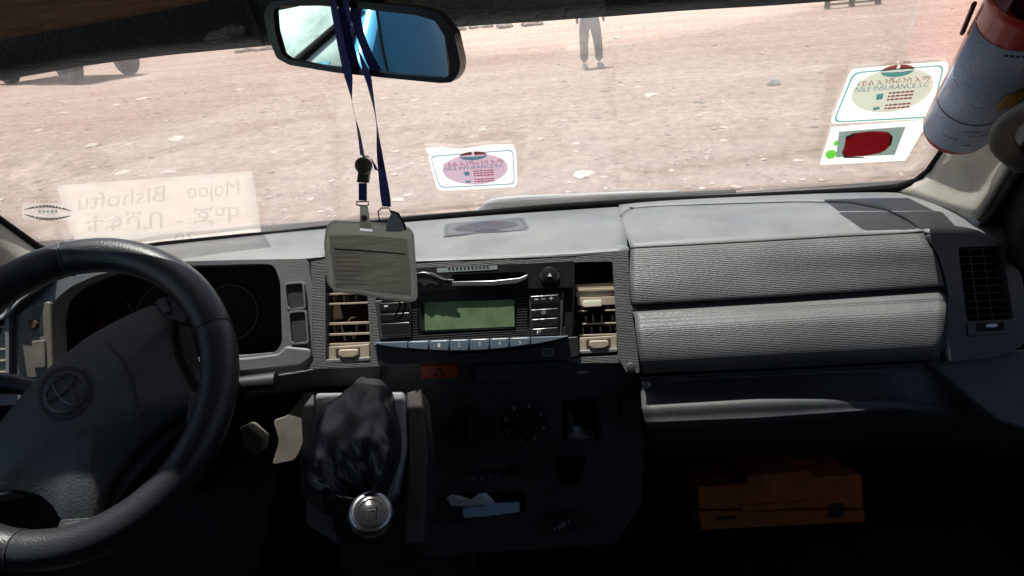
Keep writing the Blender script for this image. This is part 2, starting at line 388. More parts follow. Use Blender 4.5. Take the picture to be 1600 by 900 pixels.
def textgeo(s):
    if s in _tc: return _tc[s]
    cu = bpy.data.curves.new('t', 'FONT'); cu.body = s; cu.size = 1; cu.resolution_u = 2
    o = bpy.data.objects.new('t', cu); COL.objects.link(o); bpy.context.view_layer.update()
    me = bpy.data.meshes.new_from_object(o.evaluated_get(bpy.context.evaluated_depsgraph_get()))
    V = [v.co.copy() for v in me.vertices]; F = [list(p.vertices) for p in me.polygons]
    bpy.data.objects.remove(o); bpy.data.curves.remove(cu); bpy.data.meshes.remove(me)
    x0, x1 = min(v.x for v in V), max(v.x for v in V); y0, y1 = min(v.y for v in V), max(v.y for v in V)
    _tc[s] = ([((v.x-x0)/(x1-x0), (v.y-y0)/(y1-y0)) for v in V], F); return _tc[s]
def text(name, s, S, q, off, m, parent=None):
    """lettering stretched over the pixel quad q (tl,tr,br,bl)"""
    V, F = textgeo(s); W = []
    for a, b in V:
        p = Vector(q[3]).lerp(Vector(q[2]), a).lerp(Vector(q[0]).lerp(Vector(q[1]), a), b); W.append(S.hit(p.x, p.y, off))
    return mk(name, W, F, m, parent, smooth=False)
def line(a, b, n=2): return [tuple(Vector(a).lerp(Vector(b), i/(n-1))) for i in range(n)]
def Zc(pts, z): return [hz(x, y, z) for x, y in pts]
def Yc(pts, y_): return [hy(x, y, y_) for x, y in pts]

exec_order = []
# ================================================================== GROUND AND FAR THINGS
def axis_pts(a, b, lo, hi, step):
    v = []; x = lo
    while x <= hi: v.append(x); x += step
    g = step
    while v[0] > a: g *= 1.5; v.insert(0, max(a, v[0]-g))
    g = step
    while v[-1] < b: g *= 1.5; v.append(min(b, v[-1]+g))
    return v
def gz(x, y): return .05*noise.noise(Vector((x*.18, y*.18, 0))) + .018*noise.noise(Vector((x*.9, y*.9, 3)))
xs = axis_pts(-600, 600, -20, 22, .35); ys = axis_pts(-600, 900, -4, 34, .35)
V = [(x, y, gz(x, y)) for y in ys for x in xs]; n = len(xs)
F = [[j*n+i, j*n+i+1, (j+1)*n+i+1, (j+1)*n+i] for j in range(len(ys)-1) for i in range(n-1)]
struct(mk('ground', V, F, 'dirt'))

def rock_geo(c, s, seed, flat=.5, sub=1):
    bm = bmesh.new(); bmesh.ops.create_icosphere(bm, subdivisions=sub, radius=1)
    rot = Matrix.Rotation(seed*2.1, 3, 'Z'); V = []
    for v in bm.verts:
        k = 1+.45*noise.noise(v.co*1.3+Vector((seed*3.7, 0, 0))); q = rot @ Vector((v.co.x*s*k*1.35, v.co.y*s*k, v.co.z*s*flat*k)); V.append(q+c)
    F = [[v.index for v in f.verts] for f in bm.faces]; bm.free(); return V, F
GV, GF = [], []
for i in range(9000):
    y = 4.5 + 20*random.random()**1.5; x = random.uniform(-.75, .85)*(y*.9+2)
    if noise.noise(Vector((x*.5, y*.5, 9))) < -.12 and random.random() < .8: continue
    s = random.uniform(.007, .020)*(1+1.1*(random.random() > .9)); v, f = rock_geo(Vector((x, y, gz(x, y)+s*.1)), s, i, .55, 1)
    k = len(GV); GV += v; GF += [[a+k for a in q] for q in f]
g = mk('gravel', GV, GF, 'stone', smooth=False); g['kind'] = 'stuff'; g['label'] = 'pale gravel strewn over the pink dirt yard'
pale = [(225, 156, 11), (100, 178, 8), (182, 165, 7), (375, 141, 10), (63, 205, 8), (275, 217, 14), (600, 155, 7), (648, 158, 8), (755, 207, 9), (1018, 149, 14), (1000, 136, 8), (970, 134, 7), (740, 218, 10), (880, 192, 6), (145, 228, 13), (192, 268, 10), (262, 269, 11), (473, 237, 6), (485, 313, 7), (502, 332, 6), (622, 315, 11), (912, 276, 20), (1055, 148, 6), (1247, 256, 7), (965, 60, 9), (1100, 180, 6), (1225, 310, 5), (430, 200, 6), (900, 230, 7), (1130, 225, 6)]
dark = [(700, 179, 6), (640, 204, 6), (540, 266, 5), (1095, 162, 8), (935, 190, 5), (877, 200, 5), (137, 204, 4), (20, 256, 5), (945, 143, 9), (1005, 155, 4)]
for i, (px, py, s) in enumerate(pale+dark):
    P = hz(px, py, 0); d = (P-CAMP).length; ss = s*d/1150*.75; P.z = gz(P.x, P.y)
    v, f = rock_geo(P+Vector((0, 0, ss*.05)), ss, i+.5, .28, 2)
    pl = i < len(pale)
    tag(mk('stone', v, f, 'stone_pale' if pl else 'stone_dark', smooth=False), 'flat pale stone lying on the dirt yard' if pl else 'small dark brown stone lying on the dirt yard', 'stone', 'pale stones on the dirt' if pl else 'dark stones on the dirt')

# crumpled grey bag on the yard
P = hz(1210, 132, 0); v, f = rock_geo(P+Vector((0, 0, .03)), .075, 3.3, .7, 3)
tag(mk('litter_bag', v, f, 'ink_grey', smooth=False), 'crumpled grey bag lying on the dirt right of the standing person', 'litter')
for px, py, s, lb in [(400, 80, .22, 'low grey rubble heap by the lower edge of the left visor'), (740, 45, .22, 'grey rubble heap at the visor edge, left of its neighbour heap'), (805, 42, .3, 'grey rubble heap beyond the mirror, nearest the standing person')]:
    P = hz(px, py, 0); V, F = [], []
    for k in range(9):
        v, f = rock_geo(P+Vector((random.uniform(-3.2, 3.2)*s, random.uniform(-1, 1)*s, s*.2)), s*random.uniform(.3, .8), k+px, .5, 2); i0 = len(V); V += v; F += [[a+i0 for a in q] for q in f]
    tag(mk('rubble_heap', V, F, 'stone_dark', smooth=False), lb, 'rubble')

def skin(name, joints, edges, m, parent, sub=2):
    me = bpy.data.meshes.new(name); me.from_pydata([Vector(j[0]) for j in joints], edges, []); me.materials.append(M[m])
    o = bpy.data.objects.new(name, me); COL.objects.link(o); o.parent = parent
    s = o.modifiers.new('s', 'SKIN'); s.use_smooth_shade = True
    for i, j in enumerate(joints):
        sv = me.skin_vertices[0].data[i]; sv.radius = (j[1], j[2] if len(j) > 2 else j[1]); sv.use_root = i == 0
    s2 = o.modifiers.new('u', 'SUBSURF'); s2.levels = sub; s2.render_levels = sub
    return o
def person():
    P = hz(924, 106, 0); P.z = gz(P.x, P.y)
    t = thing('person', 'person in grey trousers and pale shoes standing on the dirt yard', 'person', P)
    t.rotation_euler = (0, 0, .25)
    J = [((0, 0, .95), .13, .10), ((0, 0, 1.15), .12, .09), ((0, .01, 1.38), .16, .10), ((0, 0, 1.50), .055, .055), ((0, -.01, 1.60), .075, .085), ((0, -.01, 1.70), .07, .08),
         ((-.18, 0, 1.42), .05, .05), ((-.25, 0, 1.14), .04, .04), ((-.25, -.06, .90), .03, .03), ((-.25, -.08, .80), .035, .02),
         ((.18, 0, 1.42), .05, .05), ((.25, 0, 1.14), .04, .04), ((.25, -.06, .90), .03, .03), ((.25, -.08, .80), .035, .02),
         ((-.10, 0, .84), .075, .08), ((-.12, 0, .48), .05, .055), ((-.13, .01, .10), .035, .04),
         ((.10, 0, .84), .075, .08), ((.14, -.02, .48), .05, .055), ((.16, -.01, .10), .035, .04)]
    E = [(0, 1), (1, 2), (2, 3), (3, 4), (4, 5), (2, 6), (6, 7), (7, 8), (8, 9), (2, 10), (10, 11), (11, 12), (12, 13), (0, 14), (14, 15), (15, 16), (0, 17), (17, 18), (18, 19)]
    skin('body', J, E, 'skin', t)
    skin('trousers', [((0, 0, 1.0), .15, .12), ((0, 0, .92), .15, .125), ((-.10, 0, .78), .105, .11), ((-.12, 0, .48), .085, .09), ((-.13, .01, .12), .075, .08), ((.10, 0, .78), .105, .11), ((.14, -.02, .48), .085, .09), ((.16, -.01, .12), .075, .08)],
         [(0, 1), (1, 2), (2, 3), (3, 4), (1, 5), (5, 6), (6, 7)], 'trouser', t)
    skin('shirt', [((0, 0, .98), .15, .12), ((0, 0, 1.18), .14, .11), ((0, .01, 1.38), .18, .12), ((0, 0, 1.46), .08, .08), ((-.19, 0, 1.42), .07, .07), ((-.25, 0, 1.2), .06, .06), ((.19, 0, 1.42), .07, .07), ((.25, 0, 1.2), .06, .06)],
         [(0, 1), (1, 2), (2, 3), (2, 4), (4, 5), (2, 6), (6, 7)], 'shirt', t)
    skin('hair', [((0, .02, 1.72), .085, .09), ((0, .04, 1.66), .08, .08)], [(0, 1)], 'hair', t)
    for sx in (-.13, .16):
        skin('shoe', [((sx, .06, .05), .05, .05), ((sx, -.04, .05), .055, .045), ((sx+(.02 if sx > 0 else -.02), -.15, .035), .045, .03)], [(0, 1), (1, 2)], 'shoe', t)
person()

def wheel_geo(o, ax, r, wd, parent, spokes=5):
    ax = Vector(ax).normalized(); o = Vector(o)
    w_ = lathe('wheel', o-ax*wd/2, ax, [(0, r*.62), (.0, r*.9), (wd*.12, r*.98), (wd*.3, r), (wd*.7, r), (wd*.88, r*.98), (wd, r*.9), (wd, r*.62)], 'tyre', parent, 36)
    lathe('rim', o-ax*(wd*.5+.004), ax, [(0, r*.10), (0, r*.16), (.02, r*.18), (.035, r*.5), (.004, r*.57), (.0, r*.63), (wd+.008, r*.63), (wd+.008, r*.57), (wd-.03, r*.5), (wd-.01, r*.16), (wd+.008, r*.1)], 'rim_metal', w_, 30)
    return w_
def fix_children():
    pass

def car_body(name, label, cat, near, far_dir, back_dir, paint, L_, W_, H, sill, r, glass='dark_glass', van=False):
    """near = ground point under the near front wheel; back_dir runs to the rear, far_dir across"""
    near = Vector(near); B, S = Vector(back_dir).normalized(), Vector(far_dir).normalized()
    t = thing(name, label, cat, near)
    fo = .75 if not van else .85
    def P(a, b, z): return near + B*a + S*b + Vector((0, 0, z))
    wb = L_-1.55
    if van:
        side = [(-fo, sill), (-fo-.04, .55), (-fo+.02, 1.02), (-fo+.10, 1.22), (-fo+.78, H-.07), (-fo+1.15, H), (wb+.6, H), (wb+.72, H-.15), (wb+.78, 1.1), (wb+.78, sill)]
    else:
        side = [(-fo, sill), (-fo-.05, .55), (-fo+.02, .85), (-fo+.25, .98), (.45, 1.05), (1.0, H-.05), (1.3, H), (2.3, H), (wb+.35, 1.1), (wb+.7, 1.0), (wb+.75, .6), (wb+.72, sill)]
    lo_, hi_ = -.10, W_-.10
    def inset(z): return .0 if z < 1.05 else (z-1.05)*.16
    V = [P(a, lo_+inset(z), z) for a, z in side]+[P(a, hi_-inset(z), z) for a, z in side]; k = len(side)
    F = [list(range(k)), [i+k for i in reversed(range(k))]]+[[i, (i+1) % k, (i+1) % k+k, i+k] for i in range(k)]
    mk('body', V, F, paint, t, bevel=.04, seg=3)
    # glass
    if van:
        zb, zt = 1.25, H-.12; a0, a1 = -fo+.115, -fo+.70
        lift = Vector((0, 0, .004)) - B*.012
        f1 = (H-.07-1.22)/.68
        def W(a, b): return P(a, b, 1.22+(a-(-fo+.10))*f1)+lift
        gl = mk('windscreen', [W(a0, .02), W(a0, W_-.22), W(a1, W_-.33), W(a1, .13)], [[0, 1, 2, 3]], glass, t, solid=-.006)
        gk = tube('windscreen_gasket', [W(a0, .0)-B*.005, W(a0, W_-.2)-B*.005, W(a1+.02, W_-.31)-B*.005, W(a1+.02, .11)-B*.005], .012, 'rubber', t, closed=True)
        for b0, b1 in ((.25, .95), (.95, 1.45)):
            tube('wiper', [W(a0-.02, b0)-B*.03, W(a0+.14, b0+.25)-B*.035, W(a0+.36, b1)-B*.03], .012, 'rubber', t)
        tube('wiper', [W(a0-.01, .70)-B*.03, W(a0+.15, .38)-B*.035, W(a0+.34, .08)-B*.03], .016, 'rubber', t)
        tube('wiper_blade', [W(a0+.08, .55)-B*.02, W(a0+.37, .05)-B*.02], .010, 'wiper_rubber', t)
        mk('glass_sticker', [W(a0+.14, .13)-B*.012, W(a0+.14, .20)-B*.012, W(a0+.20, .195)-B*.012, W(a0+.20, .125)-B*.012], [[0, 1, 2, 3]], 'ink_teal', t, solid=.002)
        for a_, b_, nm in ((.15, .95, 'window'), (1.02, 2.0, 'window'), (2.06, wb+.5, 'window')):
            zl, zh = 1.22, H-.2
            sl_ = .12 if a_ < .5 else 0
            mk(nm, [P(a_, lo_+inset(zl)-.006, zl), P(b_, lo_+inset(zl)-.006, zl), P(b_, lo_+inset(zh)-.006, zh), P(a_+sl_, lo_+inset(zh)-.006, zh)], [[0, 1, 2, 3]], 'dark_glass', t, solid=-.004)
        for a_ in (-fo+.42, .98):
            tube('door_seam', [P(a_, lo_-.001, sill+.1), P(a_+.02, lo_-.002, .8), P(a_, lo_-.001, 1.05), P(a_+.03, lo_+inset(1.5)-.001, 1.5), P(a_+.12, lo_+inset(H-.12)-.001, H-.12)], .006, 'rubber', t)
        box('handle', (0, 0, 0), (.16, .03, .03), 'black_plastic', t).location = P(.75, lo_-.02, 1.0)-near
        for b_ in (.12, W_-.32):
            V = [P(-fo-.035, b_-.12, .72), P(-fo-.035, b_+.14, .72), P(-fo-.005, b_+.14, .98), P(-fo-.005, b_-.12, .98)]
            mk('headlight', V, [[0, 1, 2, 3]], 'lamp_lens', t, solid=-.03, bevel=.008)
        V = [P(-fo-.04, .32, .74), P(-fo-.04, W_-.52, .74), P(-fo-.01, W_-.52, .94), P(-fo-.01, .32, .94)]
        mk('grille', V, [[0, 1, 2, 3]], 'black_plastic', t, solid=-.03)
        V = [P(-fo-.10, -.1, .38), P(-fo-.10, W_-.1, .38), P(-fo-.08, W_-.1, .62), P(-fo-.08, -.1, .62)]
        mk('bumper', V, [[0, 1, 2, 3]], paint, t, solid=.14, bevel=.03)
    else:
        for a_, b_, s1, s2 in ((.60, 1.38, .40, 0), (1.46, 2.45, 0, -.30)):
            for y_ in (lo_-.004, hi_+.004):
                sg = 1 if y_ < .5 else -1
                mk('window', [P(a_, y_+sg*inset(1.08), 1.08), P(b_, y_+sg*inset(1.08), 1.08), P(b_+s2, y_+sg*inset(H-.09), H-.09), P(a_+s1, y_+sg*inset(H-.09), H-.09)], [[0, 1, 2, 3]], 'dark_glass', t, solid=.004)
        for b_ in (.12, W_-.32):
            mk('headlight', [P(-fo-.05, b_-.12, .62), P(-fo-.05, b_+.14, .62), P(-fo-.005, b_+.14, .8), P(-fo-.005, b_-.12, .8)], [[0, 1, 2, 3]], 'lamp_lens', t, solid=.03)
        mk('bumper', [P(-fo-.12, -.1, sill), P(-fo-.12, W_-.1, sill), P(-fo-.10, W_-.1, sill+.25), P(-fo-.10, -.1, sill+.25)], [[0, 1, 2, 3]], 'black_plastic', t, solid=.12)
    for a_ in (0, wb):
        for b_ in (.0, W_-.2): wheel_geo(P(a_, b_, r), S, r, .30 if not van else .24, t)
    return t
car_body('parked_car', 'parked grey vehicle whose wheels show below the left visor', 'car', hz(116, 131, 0), (.5, .87, 0), (-.87, .5, 0), 'white_paint', 5.2, 1.9, 1.9, .52, .52)
car_body('blue_minibus', 'blue minibus parked alongside, seen in the rear view mirror', 'minibus', (-1.70, -1.5, 0), (-1, 0, 0), (0, -1, 0), 'blue_paint', 4.8, 1.85, 2.12, .35, .34, glass='van_glass', van=True)

# bench far away
def bench():
    P = hz(1325, 10, 0); t = thing('bench', 'dark low bench at the far side of the yard, top edge', 'bench', P)
    box('seat', (P.x-.75, P.y-.16, .42), (P.x+.95, P.y+.16, .47), 'wood', t)
    for x in (-.6, .1, .85): 
        for y in (-.12, .12): box('leg', (P.x+x-.035, P.y+y-.035, -.01), (P.x+x+.035, P.y+y+.035, .42), 'cab_dark', t)
    box('rail', (P.x-.6, P.y-.14, .08), (P.x+.85, P.y-.10, .13), 'cab_dark', t)
bench()

# ================================================================== CAB SHELL
V = []; nx, nz = 40, 16
for j in range(nz+1):
    for i in range(nx+1):
        x = -.93+1.78*i/nx; z = 1.385+(1.95-1.385)*j/nz; V.append((x, GL.y(x, z), z))
n = nx+1; F = [[j*n+i, j*n+i+1, (j+1)*n+i+1, (j+1)*n+i] for j in range(nz) for i in range(nx)]
ws = thing('windscreen', 'dusty curved windscreen in front of the dashboard', 'windscreen', (-.02, 1.14, 1.385))
mk('glass', V, F, 'windscreen_glass', ws, solid=.004)
gk = [(380, 371), (440, 366), (500, 359), (640, 344), (760, 334), (860, 325), (1000, 316), (1130, 310), (1250, 304), (1340, 299), (1400, 294), (1432, 284), (1452, 268), (1472, 240), (1500, 200), (1545, 130), (1600, 45), (1660, -45), (1730, -150)]
lg = [(-200, 205), (-80, 287), (0, 345), (58, 386), (95, 402), (150, 398), (250, 384)]
tube('gasket', [GL.hit(x, y, .008) for x, y in lg+gk], .0065, 'rubber', ws, n=8)

cabr = struct(box('cab_roof', (-.95, -2.4, 1.96), (.85, .70, 2.02), 'cab_dark'))
struct(box('cab_floor', (-1.0, -2.4, .66), (.90, 1.40, .72), 'floor_mat'))
struct(box('cab_rear_wall', (-.95, -2.42, .72), (.85, -2.36, 1.96), 'cab_dark'))
struct(box('cab_firewall', (-1.0, 1.292, .7205), (.90, 1.34, 1.345), 'cab_dark'))
cowl = struct(mk('cab_front_panel', [(-.95, 1.34, .55), (.85, 1.34, .55), (.85, 1.34, 1.30), (-.95, 1.34, 1.30), (-.95, 1.10, 1.365), (.85, 1.10, 1.365)], [[0, 1, 2, 3], [3, 2, 5, 4]], 'white_paint', solid=.004))
def door(x0, x1, label):
    t = thing('cab_door', label, 'door', ((x0+x1)/2, 0, .72))
    box('lower_panel', (x0, -.72, .7202), (x1, 1.29, 1.30), 'cab_dark', t)
    box('armrest', (x0-.03 if x0 > 0 else x0, -.4, 1.12), (x1 if x0 > 0 else x1+.03, .35, 1.17), 'cab_dark', t)
    box('window_frame', (x0, -.72, 1.301), (x1, -.60, 1.955), 'cab_dark', t)
    V = [(x0, .80, 1.301), (x0, 1.29, 1.301), (x0, .70, 1.955), (x0, .60, 1.955), (x1, .80, 1.301), (x1, 1.29, 1.301), (x1, .70, 1.955), (x1, .60, 1.955)]
    F = [[0, 1, 2, 3], [7, 6, 5, 4], [0, 4, 5, 1], [1, 5, 6, 2], [2, 6, 7, 3], [3, 7, 4, 0]]
    mk('window_frame', V, F, 'cab_dark', t)
door(-.99, -.951, 'dark driver side door of the cab with its window down')
door(.851, .89, 'dark passenger side door of the cab with its window down')
for x0, x1 in ((-.99, -.951), (.851, .89)):
    struct(box('cab_side_wall', (x0, -2.4, .7202), (x1, -.721, 1.958), 'cab_dark'))

# pillars
pr = thing('windscreen_pillar', 'grimy beige pillar at the right end of the dashboard', 'pillar', GL.hit(1500, 260))
A_ = [GL.hit(x, y, .012) for x, y in [(1404, 301), (1436, 288), (1458, 270), (1477, 242), (1505, 200), (1550, 130), (1606, 43), (1665, -45)]]
B_ = [hy(x, y, d) for x, y, d in [(1470, 321, 1.02), (1500, 312, .99), (1525, 298, .97), (1545, 275, .94), (1570, 235, .91), (1610, 170, .85), (1660, 90, .78), (1710, 0, .72)]]
C_ = [hy(x, y, d) for x, y, d in [(1528, 345, .93), (1545, 325, .92), (1560, 300, .90), (1578, 270, .87), (1600, 235, .84), (1640, 180, .80), (1690, 100, .74), (1750, 10, .68)]]
loft('trim', [A_, B_, C_], 'pillar', pr, n=20, rows=10, solid=.006)
D_ = [p+Vector((.03, .03, -.02)) for p in C_]
E_ = [hy(x, y, d) for x, y, d in [(1600, 420, .88), (1610, 380, .88), (1630, 340, .86), (1650, 310, .82), (1670, 280, .80), (1710, 220, .76), (1760, 140, .70), (1830, 50, .66)]]
loft('door_seal', [C_, D_, E_], 'cab_dark', pr, n=20, rows=8, solid=.01)
pl = thing('windscreen_pillar', 'beige pillar at the left end beside the steering wheel', 'pillar', GL.hit(0, 380))
A_ = [GL.hit(x, y, .012) for x, y in [(-200, 215), (-80, 296), (0, 353), (52, 391), (90, 408)]]
B_ = [hy(x, y, d) for x, y, d in [(-260, 240, .85), (-150, 330, .88), (-60, 385, .92), (0, 425, .95), (50, 452, .98)]]
loft('trim', [A_, [a.lerp(b, .5)+Vector((.01, -.01, 0)) for a, b in zip(resamp(A_, 5), resamp(B_, 5))], B_], 'pillar', pl, n=16, rows=8, solid=.006)

# grab handle on the right pillar
hp = spl([hy(1600, 258, .86), hy(1570, 232, .83), hy(1566, 208, .81), hy(1585, 184, .79), hy(1640, 155, .76)], 16)
tag(tube('grab_handle', hp, .009, 'beige_trim', n=12, flat=1.4), 'grimy beige grab handle on the right windscreen pillar', 'handle')

# visors
def visor(label, lo_edge, up, m, thick=.016, name='sun_visor'):
    """padded visor: lower edge pixel line at depth, rising toward the roof"""
    t = thing(name, label, 'sun visor', lo_edge[0])
    lo_edge = [Vector(p) for p in lo_edge]; V = []; F = []
    prof = [(0, 0, 0), (0, -.4, .12), (.06, -.95, .35), (.25, -1.05, .5), (.55, -.95, .5), (1, -.6, .3), (1, .6, .3), (.5, 1, .5), (.15, .9, .4), (.03, .5, .1)]
    lo_edge = spl(lo_edge, 26)
    for i, p in enumerate(lo_edge):
        for s, d, q in prof:
            wob = .0025*noise.noise(Vector((p.x*14, s*5, d)))
            V.append(p + Vector(up)*s + Vector((0, thick*.5*d + wob, 0)))
    k = len(prof)
    for i in range(len(lo_edge)-1):
        for j in range(k): F.append([i*k+j, i*k+(j+1) % k, (i+1)*k+(j+1) % k, (i+1)*k+j])
    F.append(list(range(k))); F.append([(len(lo_edge)-1)*k+j for j in reversed(range(k))])
    mk('padded_panel', V, F, m, t, ang=60)
    return t
UPV = (0, -.09, .22)
visor('black vinyl sun visor on the driver side with a painted highlight', [hy(x, y, .868) for x, y in [(-260, 168), (-100, 143), (0, 126), (80, 112), (150, 100), (260, 86), (340, 78), (418, 71)]], UPV, 'visor_vinyl', .05)
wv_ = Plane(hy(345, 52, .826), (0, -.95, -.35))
prism('painted_highlight', wv_, [(318, 60), (328, 50), (342, 47), (352, 40), (372, 38), (384, 44), (380, 54), (362, 57), (350, 64), (334, 66), (322, 68)], .006, .0055, 'highlight_film', bpy.data.objects['sun_visor'], bevel=0)  # bright spot of light on the vinyl, painted on as a pale shape
visor('greenish worn vinyl header pad between the mirror and its ragged right edge', [hy(x, y, .868) for x, y in [(421, 71), (500, 63), (560, 56), (640, 49), (720, 41.5), (830, 34), (952, 25)]], UPV, 'visor_green', .03)
visor('smooth black sun visor on the passenger side right of the header pad', [hy(x, y, .868) for x, y in [(945, 26), (1060, 17), (1200, 8.5), (1330, -1), (1460, -13), (1620, -30)]], UPV, 'visor_vinyl', .03)
V = [hy(-200, 90, .60), hy(0, 53, .60), hy(60, 42, .60), hy(180, 22, .60), hy(290, 0, .60), hy(400, -25, .60)]
rl = loft('headliner', [V, [p+Vector((0, -.02, .03)) for p in V], [p+Vector((0, -.10, .09)) for p in V], [p+Vector((0, -.30, .18)) for p in V]], 'liner_brown', n=20, rows=8, solid=.01)
tag(rl, 'frayed brown headliner cloth above the driver side visor, top left', 'headliner')

# ================================================================== DASHBOARD
DN = (0, -.912, .41)
PF = Plane((0, .92, 1.40), DN); LF = Plane((0, .962, 1.40), DN)
PE = Plane((.60, .903, 1.39), (.12, -.90, .42)); PL = Plane((0, .885, 1.26), (0, -.995, .10))
db = thing('dashboard', 'grey plastic dashboard across the cab under the windscreen', 'dashboard', (-.1, .93, 1.40))
def base(x0, x1, n=14, dz=0): return [Vector((x0+(x1-x0)*i/(n-1), GL.y(x0+(x1-x0)*i/(n-1), 1.40)+.012, 1.396+dz)) for i in range(n)]
# top, left of centre: instrument hood
lip = [(-160, 660), (-60, 560), (0, 500), (30, 468), (80, 434), (140, 416), (200, 410), (300, 407), (400, 404), (478, 403), (514, 399)]
LP = [Vector((-.945, .95, 1.33)), Vector((-.82, .94, 1.345))]+Yc(lip[2:4], .925)+Zc(lip[4:], 1.405)
b0 = base(-.93, -.262)
mid = [a.lerp(b, .55)+Vector((0, 0, .006)) for a, b in zip(resamp(b0, 20), resamp(LP, 20))]
loft('instrument_hood', [b0, mid, [p+Vector((0, .004, .001)) for p in resamp(LP, 20)], [p+Vector((0, -.002, -.005)) for p in resamp(LP, 20)]], 'dash', db, n=44, rows=14, solid=.003)
# centre pad
CR = Zc([(514, 397), (640, 397), (760, 393), (880, 389), (980, 383.5)], 1.405)
b1 = base(-.262, .206)
loft('top_pad', [b1, [a.lerp(b, .5)+Vector((0, 0, .003)) for a, b in zip(resamp(b1, 12), resamp(CR, 12))], CR, [p+Vector((0, -.001, -.004)) for p in CR]], 'dash', db, n=28, rows=12, solid=.003)
L1 = Zc([(514, 399.5), (640, 399.5), (760, 395.5), (880, 391.5), (982, 386)], 1.403)
L2 = [PF.hit(x, y, .004) for x, y in [(514, 404), (640, 408), (760, 404), (900, 399), (983, 393)]]
loft('front_lip', [[p+Vector((0, .002, -.006)) for p in L1], L1, [a.lerp(b, .5)+Vector((0, -.001, .003)) for a, b in zip(L1, L2)], L2, [PF.hit(x, y, -.004) for x, y in [(514, 409), (640, 413), (760, 409), (900, 404), (983, 397)]]], 'dash', db, n=28, rows=10, solid=.002)
# dark backing below the seams
loft('inner_frame', [base(-.93, .70, dz=-.02), [Vector((x, y, 1.365)) for x, y in ((-.93, 1.10), (-.27, 1.10), (-.265, .96), (.2, .96), (.70, .96))], [Vector((x, y, 1.29)) for x, y in ((-.93, 1.10), (-.27, 1.10), (-.265, .93), (.2, .93), (.66, .91))]], 'void', db, n=30, solid=.002)
# passenger side top, round the lid
A_ = Zc([(967, 311), (1130, 303), (1250, 297), (1400, 289), (1450, 300), (1500, 315), (1545, 332), (1600, 372)], 1.398)
B_ = Zc([(968, 345), (970, 333), (985, 324), (1030, 321), (1130, 317.5), (1250, 314), (1330, 315.5), (1385, 326), (1420, 342), (1438, 357)], 1.404)+[PE.hit(x, y, .003) for x, y in [(1450, 364), (1500, 363), (1543, 368), (1580, 387), (1602, 425)]]
loft('corner_pad', [A_, [a.lerp(b, .5)+Vector((0, 0, .002)) for a, b in zip(resamp(A_, 16), resamp(B_, 16))], B_], 'dash', db, n=46, rows=8, solid=.003)
# upper glove box lid
o_top = Zc([(971, 346), (973, 334), (988, 326), (1030, 322.5), (1130, 319.5), (1250, 316), (1328, 317.5), (1382, 328), (1416, 344), (1440, 361)], 1.404)
cre = Zc([(985, 386), (1080, 381), (1190, 375), (1310, 368), (1441, 361.5)], 1.404)
gl = thing_lid = mk('glove_box_lid', [], [], 'dash', db) if False else None
lid_top = loft('glove_box_lid', [o_top, [a.lerp(b, .5)+Vector((0, 0, .002)) for a, b in zip(resamp(o_top, 14), resamp(cre, 14))], cre], 'dash', db, n=40, rows=8, solid=.003)
def rowz(p, z): return Zc(p, z)
fr = [Zc([(985.5, 388), (1080, 383), (1190, 377), (1310, 370), (1442, 363.5)], 1.402), Zc([(984, 410), (1210, 398), (1455, 386)], 1.389), Zc([(984, 442), (1220, 427), (1467, 413)], 1.369), Zc([(986, 470), (1230, 456), (1474, 440)], 1.349), Zc([(987, 476), (1230, 462), (1474, 446)], 1.343)]
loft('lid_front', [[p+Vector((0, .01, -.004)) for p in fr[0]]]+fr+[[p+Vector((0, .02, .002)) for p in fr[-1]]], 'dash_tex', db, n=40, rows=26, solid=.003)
# lower glove box face
g0 = Zc([(988, 486), (1230, 474), (1477, 461)], 1.335); g1 = Zc([(992, 497), (1230, 484), (1478, 470)], 1.331)
gf = [[p+Vector((0, .05, .004)) for p in g0], g0, g1, Yc([(993, 512), (1230, 499), (1478, 485)], .842), Yc([(995, 530), (1230, 517), (1476, 503)], .832), Yc([(999, 555), (1230, 543), (1472, 530)], .822), Yc([(1002, 574), (1230, 564), (1468, 551)], .820), Yc([(1004, 583), (1230, 574), (1468, 561)], .835)]
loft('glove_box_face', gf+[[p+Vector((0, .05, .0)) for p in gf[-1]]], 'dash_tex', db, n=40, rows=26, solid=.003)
# joining strip between the centre fascia and the glove box
prism('side_strip', PF, rnd([(964, 391), (982, 390), (985, 470), (990, 496), (998, 560), (1000, 584), (978, 582), (966, 560), (962, 470)], 4), .006, -.02, 'dash_tex', db)
fil_ = [c_[-1] for c_ in fr]+[c_[-1] for c_ in gf]
loft('side_fillet', [[p+Vector((-.004, .006, -.002)) for p in fil_], [p+Vector((.004, .010, 0)) for p in fil_], [PE.hit(x, y, -.006) for x, y in [(1452, 366), (1470, 405), (1478, 440), (1486, 455), (1488, 500), (1480, 560), (1474, 566)]]], 'dash_lower', db, n=30, rows=8, solid=.003, ang=180)
